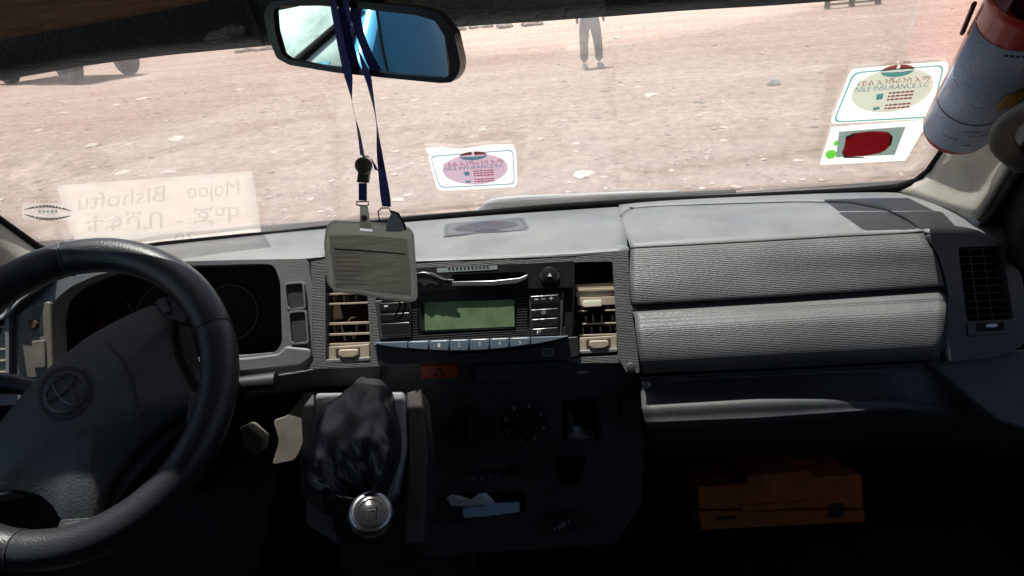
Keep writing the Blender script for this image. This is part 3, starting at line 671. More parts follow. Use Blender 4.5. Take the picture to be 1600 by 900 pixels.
# right end panel with its vent
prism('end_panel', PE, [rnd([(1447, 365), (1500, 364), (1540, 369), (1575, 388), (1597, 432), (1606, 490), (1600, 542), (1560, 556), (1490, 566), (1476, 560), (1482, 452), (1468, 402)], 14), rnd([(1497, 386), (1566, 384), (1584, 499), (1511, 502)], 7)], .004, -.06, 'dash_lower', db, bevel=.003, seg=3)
def vent(S, q, slats, m_sl, m_back, label, hole=True, tilt=.006, thumb=None, verts=(), name='air_vent', par=db, back=.05):
    """q = tl,tr,br,bl pixels of the opening"""
    tl, tr, br, bl = [Vector(p) for p in q]
    t = mk(name, *box_on(S, [tl, tr, br, bl], -back, -back-.004), m_back, par); t['label'] = label
    for s in slats:
        dy, x0, x1, tk = s
        a = tl.lerp(bl, dy); b = tr.lerp(br, dy); A_, B_ = a.lerp(b, x0), a.lerp(b, x1)
        h = tk/2; mk('slat', *box_on(S, [(A_.x, A_.y-h), (B_.x, B_.y-h), (B_.x, B_.y+h), (A_.x, A_.y+h)], -.002, -.022), m_sl, t, bevel=.0005)
    for vx, y0, y1, tk in verts:
        a = tl.lerp(tr, vx); b = bl.lerp(br, vx); A_, B_ = a.lerp(b, y0), a.lerp(b, y1)
        mk('vane', *box_on(S, [(A_.x-tk, A_.y), (A_.x+tk, A_.y), (B_.x+tk, B_.y), (B_.x-tk, B_.y)], -.014, -.034), m_sl, t)
    if thumb:
        x0, y0, x1, y1 = thumb; cx, cy = (x0+x1)/2, (y0+y1)/2
        prism('shutter_plate', S, rnd(rect(x0, y0, x1, y1), 2), -.001, -.012, m_sl, t)
        prism('thumb_slot', S, rect(cx-19, cy-8, cx+19, cy+5), .0002, -.004, 'vent_brown', t)
        prism('thumb_wheel', S, rnd([(cx-14, cy-5), (cx+15, cy-6), (cx+17, cy+3), (cx+9, cy+7), (cx-8, cy+8), (cx-15, cy+4)], 3), .006, -.002, m_sl, t, bevel=.0015)
        prism('lower_rim', S, rect(x0-2, y1-3, x1+1, y1+3), .004, -.006, 'dash', t, bevel=.0012)
    return t
def box_on(S, q, f, b):
    V = [S.hit(p[0], p[1], f) for p in q]; V += [p+S.nrm(p)*(b-f) for p in V[:4]]
    return V, [[0, 1, 2, 3], [7, 6, 5, 4], [0, 4, 5, 1], [1, 5, 6, 2], [2, 6, 7, 3], [3, 7, 4, 0]]
vent(PE, [(1497, 386), (1566, 384), (1584, 499), (1511, 502)], [(k/10+.03, 0, 1, 1.6) for k in range(10)], 'black_plastic', 'void', 'black side vent at the passenger end', verts=[(.25, 0, 1, 1), (.55, 0, 1, 1), (.8, 0, 1, 1)])
prism('vent_shutter_plate', PE, rnd(rect(1512, 502, 1584, 524), 3), .006, -.004, 'dash_lower', db, bevel=.001)
prism('vent_shutter_slot', PE, rnd(rect(1526, 504, 1570, 517), 2), .0066, .002, 'void', db)
prism('vent_thumb_wheel', PE, rnd([(1541, 507), (1556, 505), (1561, 509), (1552, 512), (1540, 511)], 2), .010, .004, 'silver', db)

# centre fascia
fo_ = rnd([(486, 408), (514, 404), (650, 411), (760, 407), (898, 402), (966, 393), (966, 470), (970, 560), (982, 583), (978, 566), (905, 568), (880, 562), (592, 572), (500, 576), (482, 577), (490, 562)], 3)
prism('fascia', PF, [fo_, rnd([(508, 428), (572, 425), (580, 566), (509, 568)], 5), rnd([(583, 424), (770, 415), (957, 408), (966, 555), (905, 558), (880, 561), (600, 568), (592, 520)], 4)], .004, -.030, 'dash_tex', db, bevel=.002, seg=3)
rl_ = lambda off, dy: [PF.hit(x, y+dy, off) for x, y in [(384, 592), (430, 588), (470, 582), (500, 576), (545, 574), (594, 571)]]
loft('fascia_roll', [rl_(.004, -2), rl_(.003, 3), rl_(-.003, 11), rl_(-.012, 20), rl_(-.022, 27), rl_(-.045, 29)], 'dash_tex', db, n=20, rows=14, solid=.002)
vL = vent(PF, [(508, 428), (572, 425), (579, 545), (509, 547)], [(.27, 0, 1, 3), (.40, 0, 1, 3), (.66, 0, 1, 4), (.80, 0, 1, 3.6), (.93, 0, 1, 3.6)], 'vent_beige', 'vent_brown', 'beige centre vent beside the instruments with broken slats', thumb=(509, 540, 577, 563), verts=[(.2, .29, .38, 1), (.44, .29, .38, 1), (.72, .29, .38, 1), (.2, .67, .78, 1), (.7, .67, .78, 1), (.95, .67, .78, 1)])
tube('broken_vane', [PF.hit(x, y, -.012) for x, y in [(533, 508), (536, 519), (540, 533)]], .0018, 'vent_beige', vL, n=6)
tube('broken_vane', [PF.hit(x, y, -.010) for x, y in [(544, 502), (548, 496), (555, 495)]], .0011, 'vent_beige', vL, n=6)
tube('broken_vane', [PF.hit(x, y, -.010) for x, y in [(547, 517), (553, 530), (557, 521)]], .0015, 'vent_beige', vL, n=6)
vR = vent(PF, [(899, 411), (957, 409), (966, 535), (905, 537)], [(.34, 0, 1, 4), (.48, 0, 1, 13), (.60, 0, .25, 2.5), (.60, .72, 1, 2.5), (.76, .1, 1, 2.6), (.90, 0, 1, 2.6)], 'vent_beige', 'vent_brown', 'beige centre vent right of the radio with missing slats', thumb=(906, 526, 964, 549), verts=[(.1, .5, .6, 1.2), (.8, .5, .6, 1.2), (.2, .66, .76, 1.2), (.4, .66, .76, 1.2), (.62, .66, .76, 1.2), (.9, .66, .76, 1.2), (.12, .8, .9, 1.2), (.34, .8, .9, 1.2), (.57, .8, .9, 1.2), (.82, .78, .9, 1.2), (.96, .8, .9, 1.2)])
prism('vent_blank', PF, rect(899, 443, 959, 463), -.004, -.020, 'vent_beige', vR)
prism('slider_tab', PF, rnd(rect(911, 469, 940, 479), 2), .006, -.004, 'badge_rim', vR, bevel=.001)

# instrument binnacle
bo = rnd([(-60, 640), (-12, 560), (8, 500), (30, 470), (80, 436), (140, 418), (200, 412), (300, 409), (400, 406), (479, 405), (487, 440), (489, 560), (472, 580), (385, 591), (250, 604), (100, 625)], 8)
bh = rnd([(78, 500), (84, 470), (110, 448), (150, 430), (200, 420), (300, 415), (400, 412), (428, 413), (438, 440), (441, 536), (430, 551), (380, 556), (280, 562), (150, 572), (88, 572), (80, 555)], 10)
prism('binnacle_frame', LF, [bo, bh], .004, -.03, 'dash', db, bevel=.004, seg=3)
prism('binnacle_shroud', LF, [rnd([(70, 478), (85, 455), (200, 405), (440, 400), (450, 560), (280, 575), (75, 585)], 6), bh], -.0305, -.10, 'void', db, bevel=0)
dl = prism('instrument_dial_plate', LF, rnd([(60, 440), (450, 395), (460, 580), (60, 590)], 10), -.101, -.105, 'void', db)
for cx, cy, r in ((165, 500, 44), (262, 492, 50), (360, 488, 44)):
    prism('gauge_ring', LF, [ell(cx, cy, r, r), ell(cx, cy, r-2.5, r-2.5)], -.097, -.101, 'dash_dark', dl, bevel=0)
    prism('needle', LF, [(cx-1.5, cy), (cx-r*.6, cy+r*.5), (cx+1.5, cy+3)], -.095, -.097, 'ink_maroon', dl, bevel=0)
prism('binnacle_ledge', LF, rnd([(288, 564), (384, 559), (434, 553), (446, 541), (484, 545), (486, 560), (470, 572), (385, 581), (290, 588)], 5), .010, .003, 'dash', db, bevel=.003, seg=3)
for q, in (([(446, 445), (472, 443), (475, 480), (450, 482)],), ([(452, 489), (476, 487), (480, 534), (456, 536)],)):
    prism('switch_rim', LF, [rnd([(q[0][0]-3, q[0][1]-3), (q[1][0]+3, q[1][1]-3), (q[2][0]+3, q[2][1]+3), (q[3][0]-3, q[3][1]+3)], 6), rnd(q, 5)], .009, .002, 'dash', db)
    prism('switch_blank', LF, rnd(q, 5), .006, .0, 'dash_dark', db, bevel=.001)
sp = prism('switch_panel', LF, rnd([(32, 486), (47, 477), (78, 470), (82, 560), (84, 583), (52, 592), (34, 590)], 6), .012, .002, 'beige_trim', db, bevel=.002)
prism('dimmer_slot', LF, rnd([(49, 480), (66, 478), (68, 524), (50, 526)], 3), .0125, .010, 'black_plastic', sp)
lathe('dimmer_wheel', LF.hit(58, 506, .006), LF.n, [(0, .008), (.008, .008), (.011, .006)], 'vent_brown', sp, 20)
prism('blank_switch', LF, rnd([(49, 533), (69, 531), (71, 574), (52, 576)], 3), .015, .011, 'beige_trim', sp, bevel=.001)
PV = Plane(hy(0, 540, .915), DN)
vent(PV, [(-60, 488), (7, 484), (9, 590), (-60, 596)], [(k/6+.08, 0, 1, 2.5) for k in range(6)], 'vent_beige', 'vent_brown', 'beige outer vent at the driver end')
prism('vent_surround', PV, [rnd([(-190, 496), (14, 470), (14, 610), (-190, 640)], 4), rnd([(-60, 488), (7, 484), (9, 590), (-60, 596)], 3)], .004, -.03, 'dash', db)

# lower centre console
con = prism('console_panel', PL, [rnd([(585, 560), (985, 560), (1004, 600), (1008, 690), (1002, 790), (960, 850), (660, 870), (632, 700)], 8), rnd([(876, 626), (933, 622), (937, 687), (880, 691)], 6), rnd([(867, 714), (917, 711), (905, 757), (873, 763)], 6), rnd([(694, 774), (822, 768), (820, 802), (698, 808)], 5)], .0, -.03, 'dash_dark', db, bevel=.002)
box_v = lambda nm, q, d, m_: prism(nm, PL, [rnd([(q[0][0]-4, q[0][1]-4), (q[1][0]+4, q[1][1]-4), (q[2][0]+4, q[2][1]+4), (q[3][0]-4, q[3][1]+4)], 5), rnd(q, 5)], -.0305, -d, m_, con, bevel=0)
prism('recess_back', PL, rnd([(855, 600), (960, 600), (960, 800), (855, 800)], 5), -.075, -.08, 'void', con)
box_v('cup_recess', [(876, 626), (933, 622), (937, 687), (880, 691)], .074, 'void')
box_v('pocket_recess', [(867, 714), (917, 711), (905, 757), (873, 763)], .074, 'void')
prism('tray_back', PL, rnd([(680, 740), (840, 740), (840, 830), (680, 830)], 5), -.075, -.08, 'void', con)
box_v('tray_recess', [(694, 774), (822, 768), (820, 802), (698, 808)], .074, 'dash_dark')
prism('hazard_switch', PL, rnd([(656, 571), (714, 569), (715, 590), (657, 592)], 4), .007, -.002, 'hazard', con, bevel=.0015)
prism('hazard_triangle', PL, [[(686, 573), (695, 587), (677, 588)], [(686, 577), (691, 585.5), (681, 586)]], .0073, .0068, 'void', con, bevel=0)
prism('cover_tray', PL, rnd([(741, 573), (976, 561), (979, 584), (744, 598)], 3), .012, -.004, 'dash_dark', con, bevel=.0015)
prism('tray_mark', PL, rnd([(902, 580), (920, 579), (920, 583), (902, 584)], 1.5), .0126, .011, 'grey_ink', con, bevel=0)
def dial(px, py, r, rot, label, knob):
    c = PL.hit(px, py); rr = r*(c-CAMP).length/1150
    t = lathe('dial_base', c-PL.n*.001, PL.n, [(0, rr*1.0), (.003, rr*1.0), (.005, rr*.95), (.005, rr*.74)], 'black_plastic', con, 40); t['label'] = label
    lathe('knob', c+PL.n*.002, PL.n, [(0, rr*.62), (.012, rr*.58), (.015, rr*.52), (.015, .001)], 'black_gloss', t, 32)
    d = PL.v*math.cos(rot)+PL.u*math.sin(rot); s = PL.n.cross(d)
    q = [c+d*(rr*.5)+s*.004+PL.n*.016, c+d*(rr*.5)-s*.004+PL.n*.016, c-d*(rr*.5)-s*.004+PL.n*.016, c-d*(rr*.5)+s*.004+PL.n*.016]
    mk('grip', q+[p+PL.n*.008 for p in q], [[0, 1, 2, 3], [7, 6, 5, 4], [0, 4, 5, 1], [1, 5, 6, 2], [2, 6, 7, 3], [3, 7, 4, 0]], 'black_plastic', t, bevel=.001)
    for k in range(8):
        a = k*math.pi/4+.3; e = c+(PL.v*math.cos(a)+PL.u*math.sin(a))*rr*.83+PL.n*.0055
        if knob: mk('tick_mark', [e+PL.u*.0024+PL.v*.003, e-PL.u*.0024+PL.v*.003, e-PL.u*.0014-PL.v*.003, e+PL.u*.0014-PL.v*.003], [[0, 1, 2, 3]], 'grey_ink', t, smooth=False)
    return t
dial(736, 665, 34, .1, 'plain temperature dial', False); dial(820, 659, 36, 0, 'fan dial ringed with pale marks', True)
d0 = PL.hit(736, 690, .0055)
tube('red_arc', [PL.hit(736+27*math.cos(a), 667+27*math.sin(a), .006) for a in [.5+k*.21 for k in range(10)]], .0012, 'hazard', con, n=5)
for k in range(5): text('slider_letter', 'o', PL, [(737+k*13, 744-k*.6), (743+k*13, 744-k*.6), (743+k*13, 750-k*.6), (737+k*13, 750-k*.6)], .0008, 'grey_ink', con)
prism('slider_slot', PL, rect(725, 735, 815, 739), .0006, -.002, 'void', con, bevel=0)
prism('slider_knob', PL, rnd(rect(800, 731, 812, 744), 2), .010, 0, 'black_plastic', con)
br = prism('bracket', PL, rnd([(938, 629), (952, 626), (968, 626), (985, 622), (1001, 625), (1003, 690), (940, 696)], 3), .008, 0, 'dash_lower', con, bevel=.001)
prism('bracket_tab', PL, rnd([(951, 624), (967, 623), (968, 655), (955, 656)], 2), .013, .007, 'dash_lower', br, bevel=.001)
for px, py in ((986, 573), (1011, 601)):
    c = PF.hit(px, py, .012) if px < 1000 else PF.hit(px, py, .0)
    lathe('screw', c-PF.n*.012, PF.n, [(0, .0045), (.013, .0055), (.016, .0045), (.0165, .001)], 'silver', db, 16)
box_switch = prism('dark_switch_block', PL, rnd([(855, 812), (905, 808), (908, 832), (858, 838)], 4), .02, -.0, 'black_plastic', con)
for k, (x, y, r) in enumerate(((867, 827, 2.4), (874, 824, 2.4), (880, 820, 4), (889, 815, 2.4))):
    prism('switch_symbol', PL, ell(x, y, r, r, 12), .0206, .019, 'grey_ink', box_switch, bevel=0)

# passenger lower panel
pa = [[hy(x, y, .86) for x, y in [(1000, 590), (1250, 578), (1470, 566), (1600, 552), (1680, 545)]], [hy(x, y, .858) for x, y in [(1001, 600), (1250, 588), (1470, 578), (1600, 566), (1680, 560)]], [hy(x, y, d) for x, y, d in [(1002, 627, .822), (1180, 617, .822), (1300, 615, .823), (1400, 620, .83), (1500, 634, .855), (1650, 648, .865)]],
      [hy(x, y, d) for x, y, d in [(1003, 636, .806), (1180, 626, .806), (1300, 624, .808), (1400, 628, .817), (1500, 640, .85), (1650, 655, .86)]], [hy(x, y, d) for x, y, d in [(1006, 652, .800), (1180, 644, .800), (1300, 638, .803), (1400, 634, .813), (1500, 647, .85), (1650, 662, .86)]],
      [hy(x, y, d) for x, y, d in [(1010, 668, .802), (1180, 662, .802), (1300, 652, .806), (1400, 642, .815), (1500, 655, .855), (1650, 672, .865)]], [hy(x, y, .87) for x, y in [(1012, 684), (1180, 678), (1300, 670), (1400, 662), (1500, 670), (1650, 690)]], [hy(x, y, .98) for x, y in [(1012, 720), (1180, 712), (1300, 705), (1400, 700), (1500, 700), (1650, 710)]]]
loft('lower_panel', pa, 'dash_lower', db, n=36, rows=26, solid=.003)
loft('underside', [gf[-1], [p+Vector((0, .06, 0)) for p in gf[-1]]], 'dash_dark', db, n=10)
prism('end_cover', Plane((0, .88, 1.3), (0, -.8, .6)), rnd([(1440, 560), (1600, 545), (1700, 545), (1700, 700), (1560, 660)], 20), -.01, -.05, 'dash_dark', db, bevel=.01, seg=3)

# ================================================================== RADIO
rd = thing('car_radio', 'black car radio with green display in the centre of the dashboard', 'car radio', PF.hit(745, 480))
prism('chassis', PF, rnd([(590, 430), (898, 414), (900, 552), (602, 562)], 3), -.012, -.10, 'black_plastic', rd)
prism('lower_face', PF, rnd([(592, 455), (898, 446), (895, 526), (600, 536)], 4), .006, -.012, 'black_gloss', rd, bevel=.0015)
slot = [(706, 429)]+[(770, 426)]+[(815, 425), (824, 428), (823, 433), (810, 438), (770, 441), (706, 443)]
prism('upper_bezel', PF, [rnd([(590, 424), (650, 419), (775, 414), (897, 408), (898, 449), (770, 452), (592, 457)], 3), slot], .014, -.008, 'black_gloss', rd, bevel=.0012)
prism('slot_lip', PF, [(706, 440), (770, 438.5), (812, 434), (824, 429), (822, 437), (806, 443), (770, 446), (706, 447)], .017, .006, 'silver', rd, bevel=.0008)
prism('slot_depth', PF, slot, -.002, -.006, 'void', rd, bevel=0)
prism('top_label', PF, rnd([(683, 419), (777, 414.5), (777, 421), (683, 426)], 1), .0146, .0136, 'ink_grey', rd, bevel=0)
for k in range(11): prism('label_letter', PF, [(700+k*6, 419-k*.28), (703+k*6, 418-k*.28), (704+k*6, 421.6-k*.28), (701+k*6, 422-k*.28)], .0149, .0144, 'black_plastic', rd, bevel=0)
e = lathe('eject_button', PF.hit(859, 431, .012), PF.n, [(0, .0125), (.004, .012), (.0055, .009), (.006, .001)], 'black_gloss', rd, 28)
tube('button_ring', [PF.hit(859+14.5*math.cos(a), 431+10*math.sin(a), .0155) for a in [2*math.pi*k/28 for k in range(28)]], .0008, 'silver', rd, n=6, closed=True)
prism('eject_symbol', PF, [(859, 426), (862.5, 432), (855.5, 432)], .0186, .0178, 'white_ink', e, bevel=0)
film_ = [(648, 428), (660, 424), (676, 426), (690, 433), (706, 439), (704, 446), (690, 441), (684, 447), (672, 443), (664, 449), (655, 442), (648, 444)]
ff = prism('torn_film', PF, film_, .020, .016, 'black_plastic', rd, bevel=.001)
tube('crumpled_film', [PF.hit(x, y, .021) for x, y in [(650, 428), (662, 426), (676, 430), (692, 437), (708, 438)]], .0014, 'black_gloss', rd, n=6, flat=.4)
prism('display_frame', PF, rnd([(654, 462), (700, 455), (790, 452), (826, 462), (827, 466), (805, 467), (805, 513), (664, 518), (655, 516)], 4), .0085, .004, 'black_gloss', rd, bevel=.001)
prism('display', PF, rnd([(663, 473), (803, 468), (804, 510), (664, 516)], 1), .0096, .008, 'lcd', rd, bevel=0)
for k in range(13):   # fine ridged grille either side of and below the display
    y = 468+k*4.2
    for x0, x1 in ((636, 653), (808, 824)): prism('ridge', PF, rect(x0, y-(x0-720)*.03, x1, y+1.6-(x0-720)*.03), .0085, .005, 'radio_lines', rd, bevel=0)
for k in range(4): prism('ridge', PF, rect(640, 518+k*3.4, 884, 519.5+k*3.4), .0082, .005, 'radio_lines', rd, bevel=0)
prism('button_panel', PF, rnd([(826, 461), (881, 456), (878, 526), (831, 524)], 3), .010, .004, 'radio_lines', rd, bevel=.001)
for q in ([(828, 463), (873, 460), (872, 474), (829, 476)], [(829, 484), (873, 481), (873, 494), (830, 496)], [(830, 499), (873, 496), (872, 508), (831, 511)], [(831, 514), (872, 511), (871, 523), (832, 523)]):
    prism('button', PF, rnd(q, 2), .014, .008, 'black_gloss', rd, bevel=.001)
for x, y, s in ((838, 468, '-'), (849, 467, '='), (861, 466, '+'), (849, 488, 'CD'), (842, 519, 'F')):
    text('button_mark', s, PF, [(x-3, y-2.5), (x+3.5, y-2.8), (x+3.5, y+2.5), (x-3, y+2.5)] if s not in '-=' else [(x-3, y-1), (x+3, y-1), (x+3, y+.6), (x-3, y+.6)], .0143, 'white_ink', rd)
prism('button_panel', PF, rnd([(585, 470), (642, 466), (642, 526), (594, 530)], 3), .010, .004, 'radio_lines', rd, bevel=.001)
for q in ([(592, 474), (640, 471), (640, 484), (593, 487)], [(593, 491), (640, 488), (640, 499), (594, 502)], [(595, 506), (640, 503), (640, 523), (597, 526)]):
    prism('button', PF, rnd(q, 2), .014, .008, 'black_gloss', rd, bevel=.001)
prism('button_mark', PF, rnd([(600, 477), (606, 476.6), (606, 479.5), (600, 480)], 1), .0144, .0136, 'white_ink', rd, bevel=0)
def crescent(x, top):
    t = (x-583)/(888-583); yt = 535.5-t*10.5; yb = yt+math.sin(math.pi*min(1, max(0, t)))**.8*17 + .6
    return (x, yt) if top else (x, yb)
cuts = [583, 637, 670, 702, 733, 765, 796, 829, 888]
for i, (a, b) in enumerate(zip(cuts, cuts[1:])):
    xs_ = [a+.8+(b-a-1.6)*k/5 for k in range(6)]
    pb = prism('preset_button', PF, [crescent(x, 1) for x in xs_]+[crescent(x, 0) for x in reversed(xs_)], .020, .002, 'preset', rd, bevel=.0012)
    if 1 < i < 7:
        cx = (a+b)/2; cy = crescent(cx, 1)[1]+8; text('number', str(i-1), PF, [(cx-2, cy-3.4), (cx+2, cy-3.6), (cx+2, cy+2.6), (cx-2, cy+3)], .0203, 'white_ink', pb)
prism('lower_bezel', PF, rnd([(583, 537), (640, 547), (733, 552), (829, 545), (889, 527), (903, 526), (905, 556), (880, 562), (604, 570), (592, 560)], 3), .010, -.01, 'black_plastic', rd, bevel=.001)
prism('disc_logo', PF, [rnd([(847, 545), (865, 544), (865, 556), (848, 557)], 2), rnd([(848.5, 546.5), (863.7, 545.5), (863.7, 554.6), (849.4, 555.4)], 2)], .0104, .0096, 'grey_ink', rd, bevel=0)
text('disc_logo', 'CD', PF, [(850, 548), (862, 547), (862, 553.4), (851, 554.2)], .0104, 'grey_ink', rd)

# ================================================================== SHIFT CONSOLE AND LEVER
PG = Plane(hy(560, 615, .80), (0, -.62, .785))
sc = thing('shift_console', 'grey shift console with pale top edge below the radio', 'console', PG.hit(565, 720))
prism('plate', PG, rnd([(492, 613), (632, 611), (634, 700), (618, 770), (565, 812), (527, 800), (506, 745), (494, 690)], 7), .0, -.05, 'dash', sc, bevel=.004, seg=3)
prism('side_cheek', PG, rnd([(634, 613), (658, 606), (668, 700), (662, 850), (632, 850), (638, 700)], 5), -.008, -.06, 'cab_dark', sc, bevel=.004)
prism('side_cheek', PG, rnd([(470, 640), (490, 614), (492, 690), (506, 765), (530, 850), (480, 820)], 5), -.006, -.06, 'dash_dark', sc, bevel=.004)
box('pedestal', (-.27, .86, .72), (-.06, 1.28, 1.06), 'cab_dark', sc)
gv = thing('gear_lever', 'black wrinkled leather gear lever boot with a round silver-rimmed knob', 'gear lever', PG.hit(560, 705))
KC = hy(580, 803, .635); BC = PG.hit(556, 700, .0); ax = (KC-BC)
NR, NS = 44, 72; V = []; F = []
for i in range(NR+1):
    s = i/NR
    c = BC + ax*(s*.86) + PG.n*(.045*math.sin(math.pi*min(1, s*1.1))**.9)
    for j in range(NS):
        a = 2*math.pi*j/NS
        rx = .056*(1-s)**.8+.008; ry = .080*(1-s)**1.0+.008
        if s < .15: rx *= .93+.5*s; ry *= .93+.5*s
        rg = lambda q: 1-2.4*abs(noise.noise(Vector(q)))
        fold = .95+.18*noise.noise(Vector((math.cos(a)*1.3, math.sin(a)*1.3, s*3)))+.11*rg((math.cos(a)*1.5+s*1.5, math.sin(a)*1.5, s*3.2+3))*(1-s*.6)+.025*rg((math.cos(a)*4, math.sin(a)*4, s*7+9))
        V.append(c + PG.u*(rx*fold*math.cos(a)) + PG.v*(ry*fold*math.sin(a)*(1-.45*s)) + PG.n*(.012*noise.noise(Vector((math.cos(a)*2, math.sin(a)*2, s*5+7)))))
for i in range(NR):
    for j in range(NS): F.append([i*NS+j, i*NS+(j+1) % NS, (i+1)*NS+(j+1) % NS, (i+1)*NS+j])
mk('leather_boot', V, F, 'boot', gv, ang=180)
kd = (CAMP-KC).normalized()*.75+Vector((0, 0, .35)); kd.normalize()
lathe('collar', KC-kd*.045, kd, [(0, .012), (.02, .014), (.028, .018)], 'black_plastic', gv)
kn = lathe('knob', KC-kd*.022, kd, [(0, .010), (.004, .019), (.012, .0245), (.020, .0255), (.027, .0245), (.031, .022), (.032, .019)], 'chrome', gv, 40)
lathe('knob_cap', KC-kd*.022, kd, [(.028, .0188), (.0325, .0185), (.0345, .0155), (.035, .013), (.034, .0125), (.0355, .010), (.036, .001)], 'black_gloss', kn, 40)
tube('shift_pattern', [KC-kd*.022+kd*.0362+q for q in [PG.u*x+(kd.cross(PG.u))*y for x, y in ((-.006, .006), (-.006, -.006), (-.006, 0), (.006, 0), (.006, .006), (.006, -.006))]], .0006, 'black_plastic', kn, n=4)

# steering column parts
col = thing('steering_column', 'dark steering column shroud with stalks behind the wheel', 'steering column', (-.49, .80, 1.28))
WC = Vector((-.491, .728, 1.342)); WN = Vector((.0704, -.6968, .714)).normalized(); PW = Plane(WC, WN)
lathe('shroud', WC-WN*.25, WN, [(-.2, .075), (.0, .075), (.12, .065), (.19, .06), (.20, .045)], 'black_plastic', col, 28)
for pts, r in (([(100, 640), (150, 600)], 0),):
    pass
lv = [PW.hit(x, y, -.05) for x, y in [(90, 612), (55, 606), (20, 600), (-30, 596)]]
tube('stalk', lv, .008, 'black_plastic', col, n=12, rs=[.008, .010, .013, .014])
rs_ = [PW.hit(x, y, -.09) for x, y in [(250, 620), (330, 604), (385, 600), (432, 596)]]
tube('stalk', rs_, .008, 'black_plastic', col, n=12, rs=[.008, .008, .011, .013])
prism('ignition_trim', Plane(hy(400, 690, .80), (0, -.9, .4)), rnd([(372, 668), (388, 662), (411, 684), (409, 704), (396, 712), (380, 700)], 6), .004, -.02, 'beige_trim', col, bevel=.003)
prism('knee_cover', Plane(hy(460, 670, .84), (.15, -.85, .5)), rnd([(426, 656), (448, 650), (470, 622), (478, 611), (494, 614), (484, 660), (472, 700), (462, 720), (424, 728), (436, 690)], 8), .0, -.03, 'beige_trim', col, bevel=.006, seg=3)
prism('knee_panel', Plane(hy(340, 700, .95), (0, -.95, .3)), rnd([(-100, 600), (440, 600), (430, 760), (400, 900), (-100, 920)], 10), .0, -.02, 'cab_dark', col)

# ================================================================== STEERING WHEEL
sw = thing('steering_wheel', 'black leather-covered steering wheel in front of the driver', 'steering wheel', WC)
RR, RT_ = .1785, .0225; V = []; F = []; NA, NB = 120, 18
e1, e2 = PW.u, PW.v
seams = [math.atan2(*[(PW.hit(x, y)-WC).dot(e) for e in (e2, e1)]) for x, y in [(107, 395), (350, 505), (25, 872)]]
for i in range(NA):
    a = 2*math.pi*i/NA; d = e1*math.cos(a)+e2*math.sin(a)
    k = 1.0+.02*noise.noise(Vector((math.cos(a)*5, math.sin(a)*5, 0)))
    for s in seams:
        dd = abs((a-s+math.pi) % (2*math.pi)-math.pi)
        if dd < .05: k *= 1-.07*(1-dd/.05)
    for j in range(NB):
        b = 2*math.pi*j/NB; V.append(WC + d*(RR+RT_*k*math.cos(b)) + WN*(RT_*k*1.05*math.sin(b)))
for i in range(NA):
    for j in range(NB): F.append([i*NB+j, ((i+1) % NA)*NB+j, ((i+1) % NA)*NB+(j+1) % NB, i*NB+(j+1) % NB])
rim = mk('rim', V, F, 'leather', sw, ang=180, sub=1)
for s in seams:
    d = e1*math.cos(s)+e2*math.sin(s); tube('cover_seam', [WC+d*(RR+RT_*.965*math.cos(b))+WN*(RT_*1.01*math.sin(b)) for b in [2*math.pi*k/24 for k in range(24)]], .0011, 'pad', rim, n=6, closed=True)
pad = [(-30, 700), (0, 660), (40, 610), (85, 566), (140, 524), (190, 497), (238, 476), (254, 484), (270, 494), (266, 520), (272, 560), (292, 598), (304, 618), (298, 640), (262, 660), (222, 692), (180, 735), (160, 770), (152, 812), (96, 816), (84, 790), (58, 770), (20, 764), (-30, 768)]
def dome(name, S, poly, f0, h, back, m_, parent, n=7):
    """a softly domed pad over a pixel polygon"""
    P0 = rnd(poly, 14, 3); cx = sum(p[0] for p in P0)/len(P0); cy = sum(p[1] for p in P0)/len(P0); k = len(P0); V = []; F = []
    V += [S.hit(x, y, f0)+S.n*(back-f0) for x, y in P0]
    for r in range(n):
        t = r/n; sc_ = 1-t**1.15; hh = h*(1-(1-t)**2.6)
        V += [S.hit(cx+(x-cx)*sc_, cy+(y-cy)*sc_, f0+hh*.0)+S.n*hh for x, y in P0]
    for r in range(n):
        for j in range(k): F.append([r*k+j, r*k+(j+1) % k, (r+1)*k+(j+1) % k, (r+1)*k+j])
    V.append(S.hit(cx, cy, f0)+S.n*h); c = len(V)-1
    for j in range(k): F.append([n*k+j, n*k+(j+1) % k, c])
    F.append(list(range(k))[::-1]); return mk(name, V, F, m_, parent, ang=50)
hub = dome('hub_pad', PW, pad, .0, .018, -.045, 'pad', sw)
prism('hub_side', PW, rnd([(238, 478), (272, 490), (290, 560), (318, 612), (312, 650), (262, 690), (200, 760), (170, 800), (150, 700), (200, 560)], 10), -.012, -.06, 'black_plastic', sw, bevel=.006, seg=3)
def spoke(name, q, f, b, m_='pad'): return prism(name, PW, rnd(q, 4), f, b, m_, sw, bevel=.004, seg=3)
spoke('spoke', [(240, 474), (262, 462), (300, 470), (290, 505), (262, 496)], .004, -.02)
spoke('spoke', [(296, 612), (322, 612), (322, 668), (290, 662)], .004, -.02)
spoke('spoke', [(94, 812), (152, 808), (166, 858), (78, 862)], .004, -.02)
spoke('spoke', [(-60, 690), (20, 680), (20, 770), (-60, 790)], -.002, -.03)
prism('spoke_insert', PW, rnd([(243, 470), (258, 463), (266, 486), (256, 490)], 2), .008, .0, 'dash_lower', sw)
prism('spoke_insert', PW, rnd([(101, 817), (124, 814), (123, 830), (95, 834)], 2), .008, .0, 'dash_lower', sw)
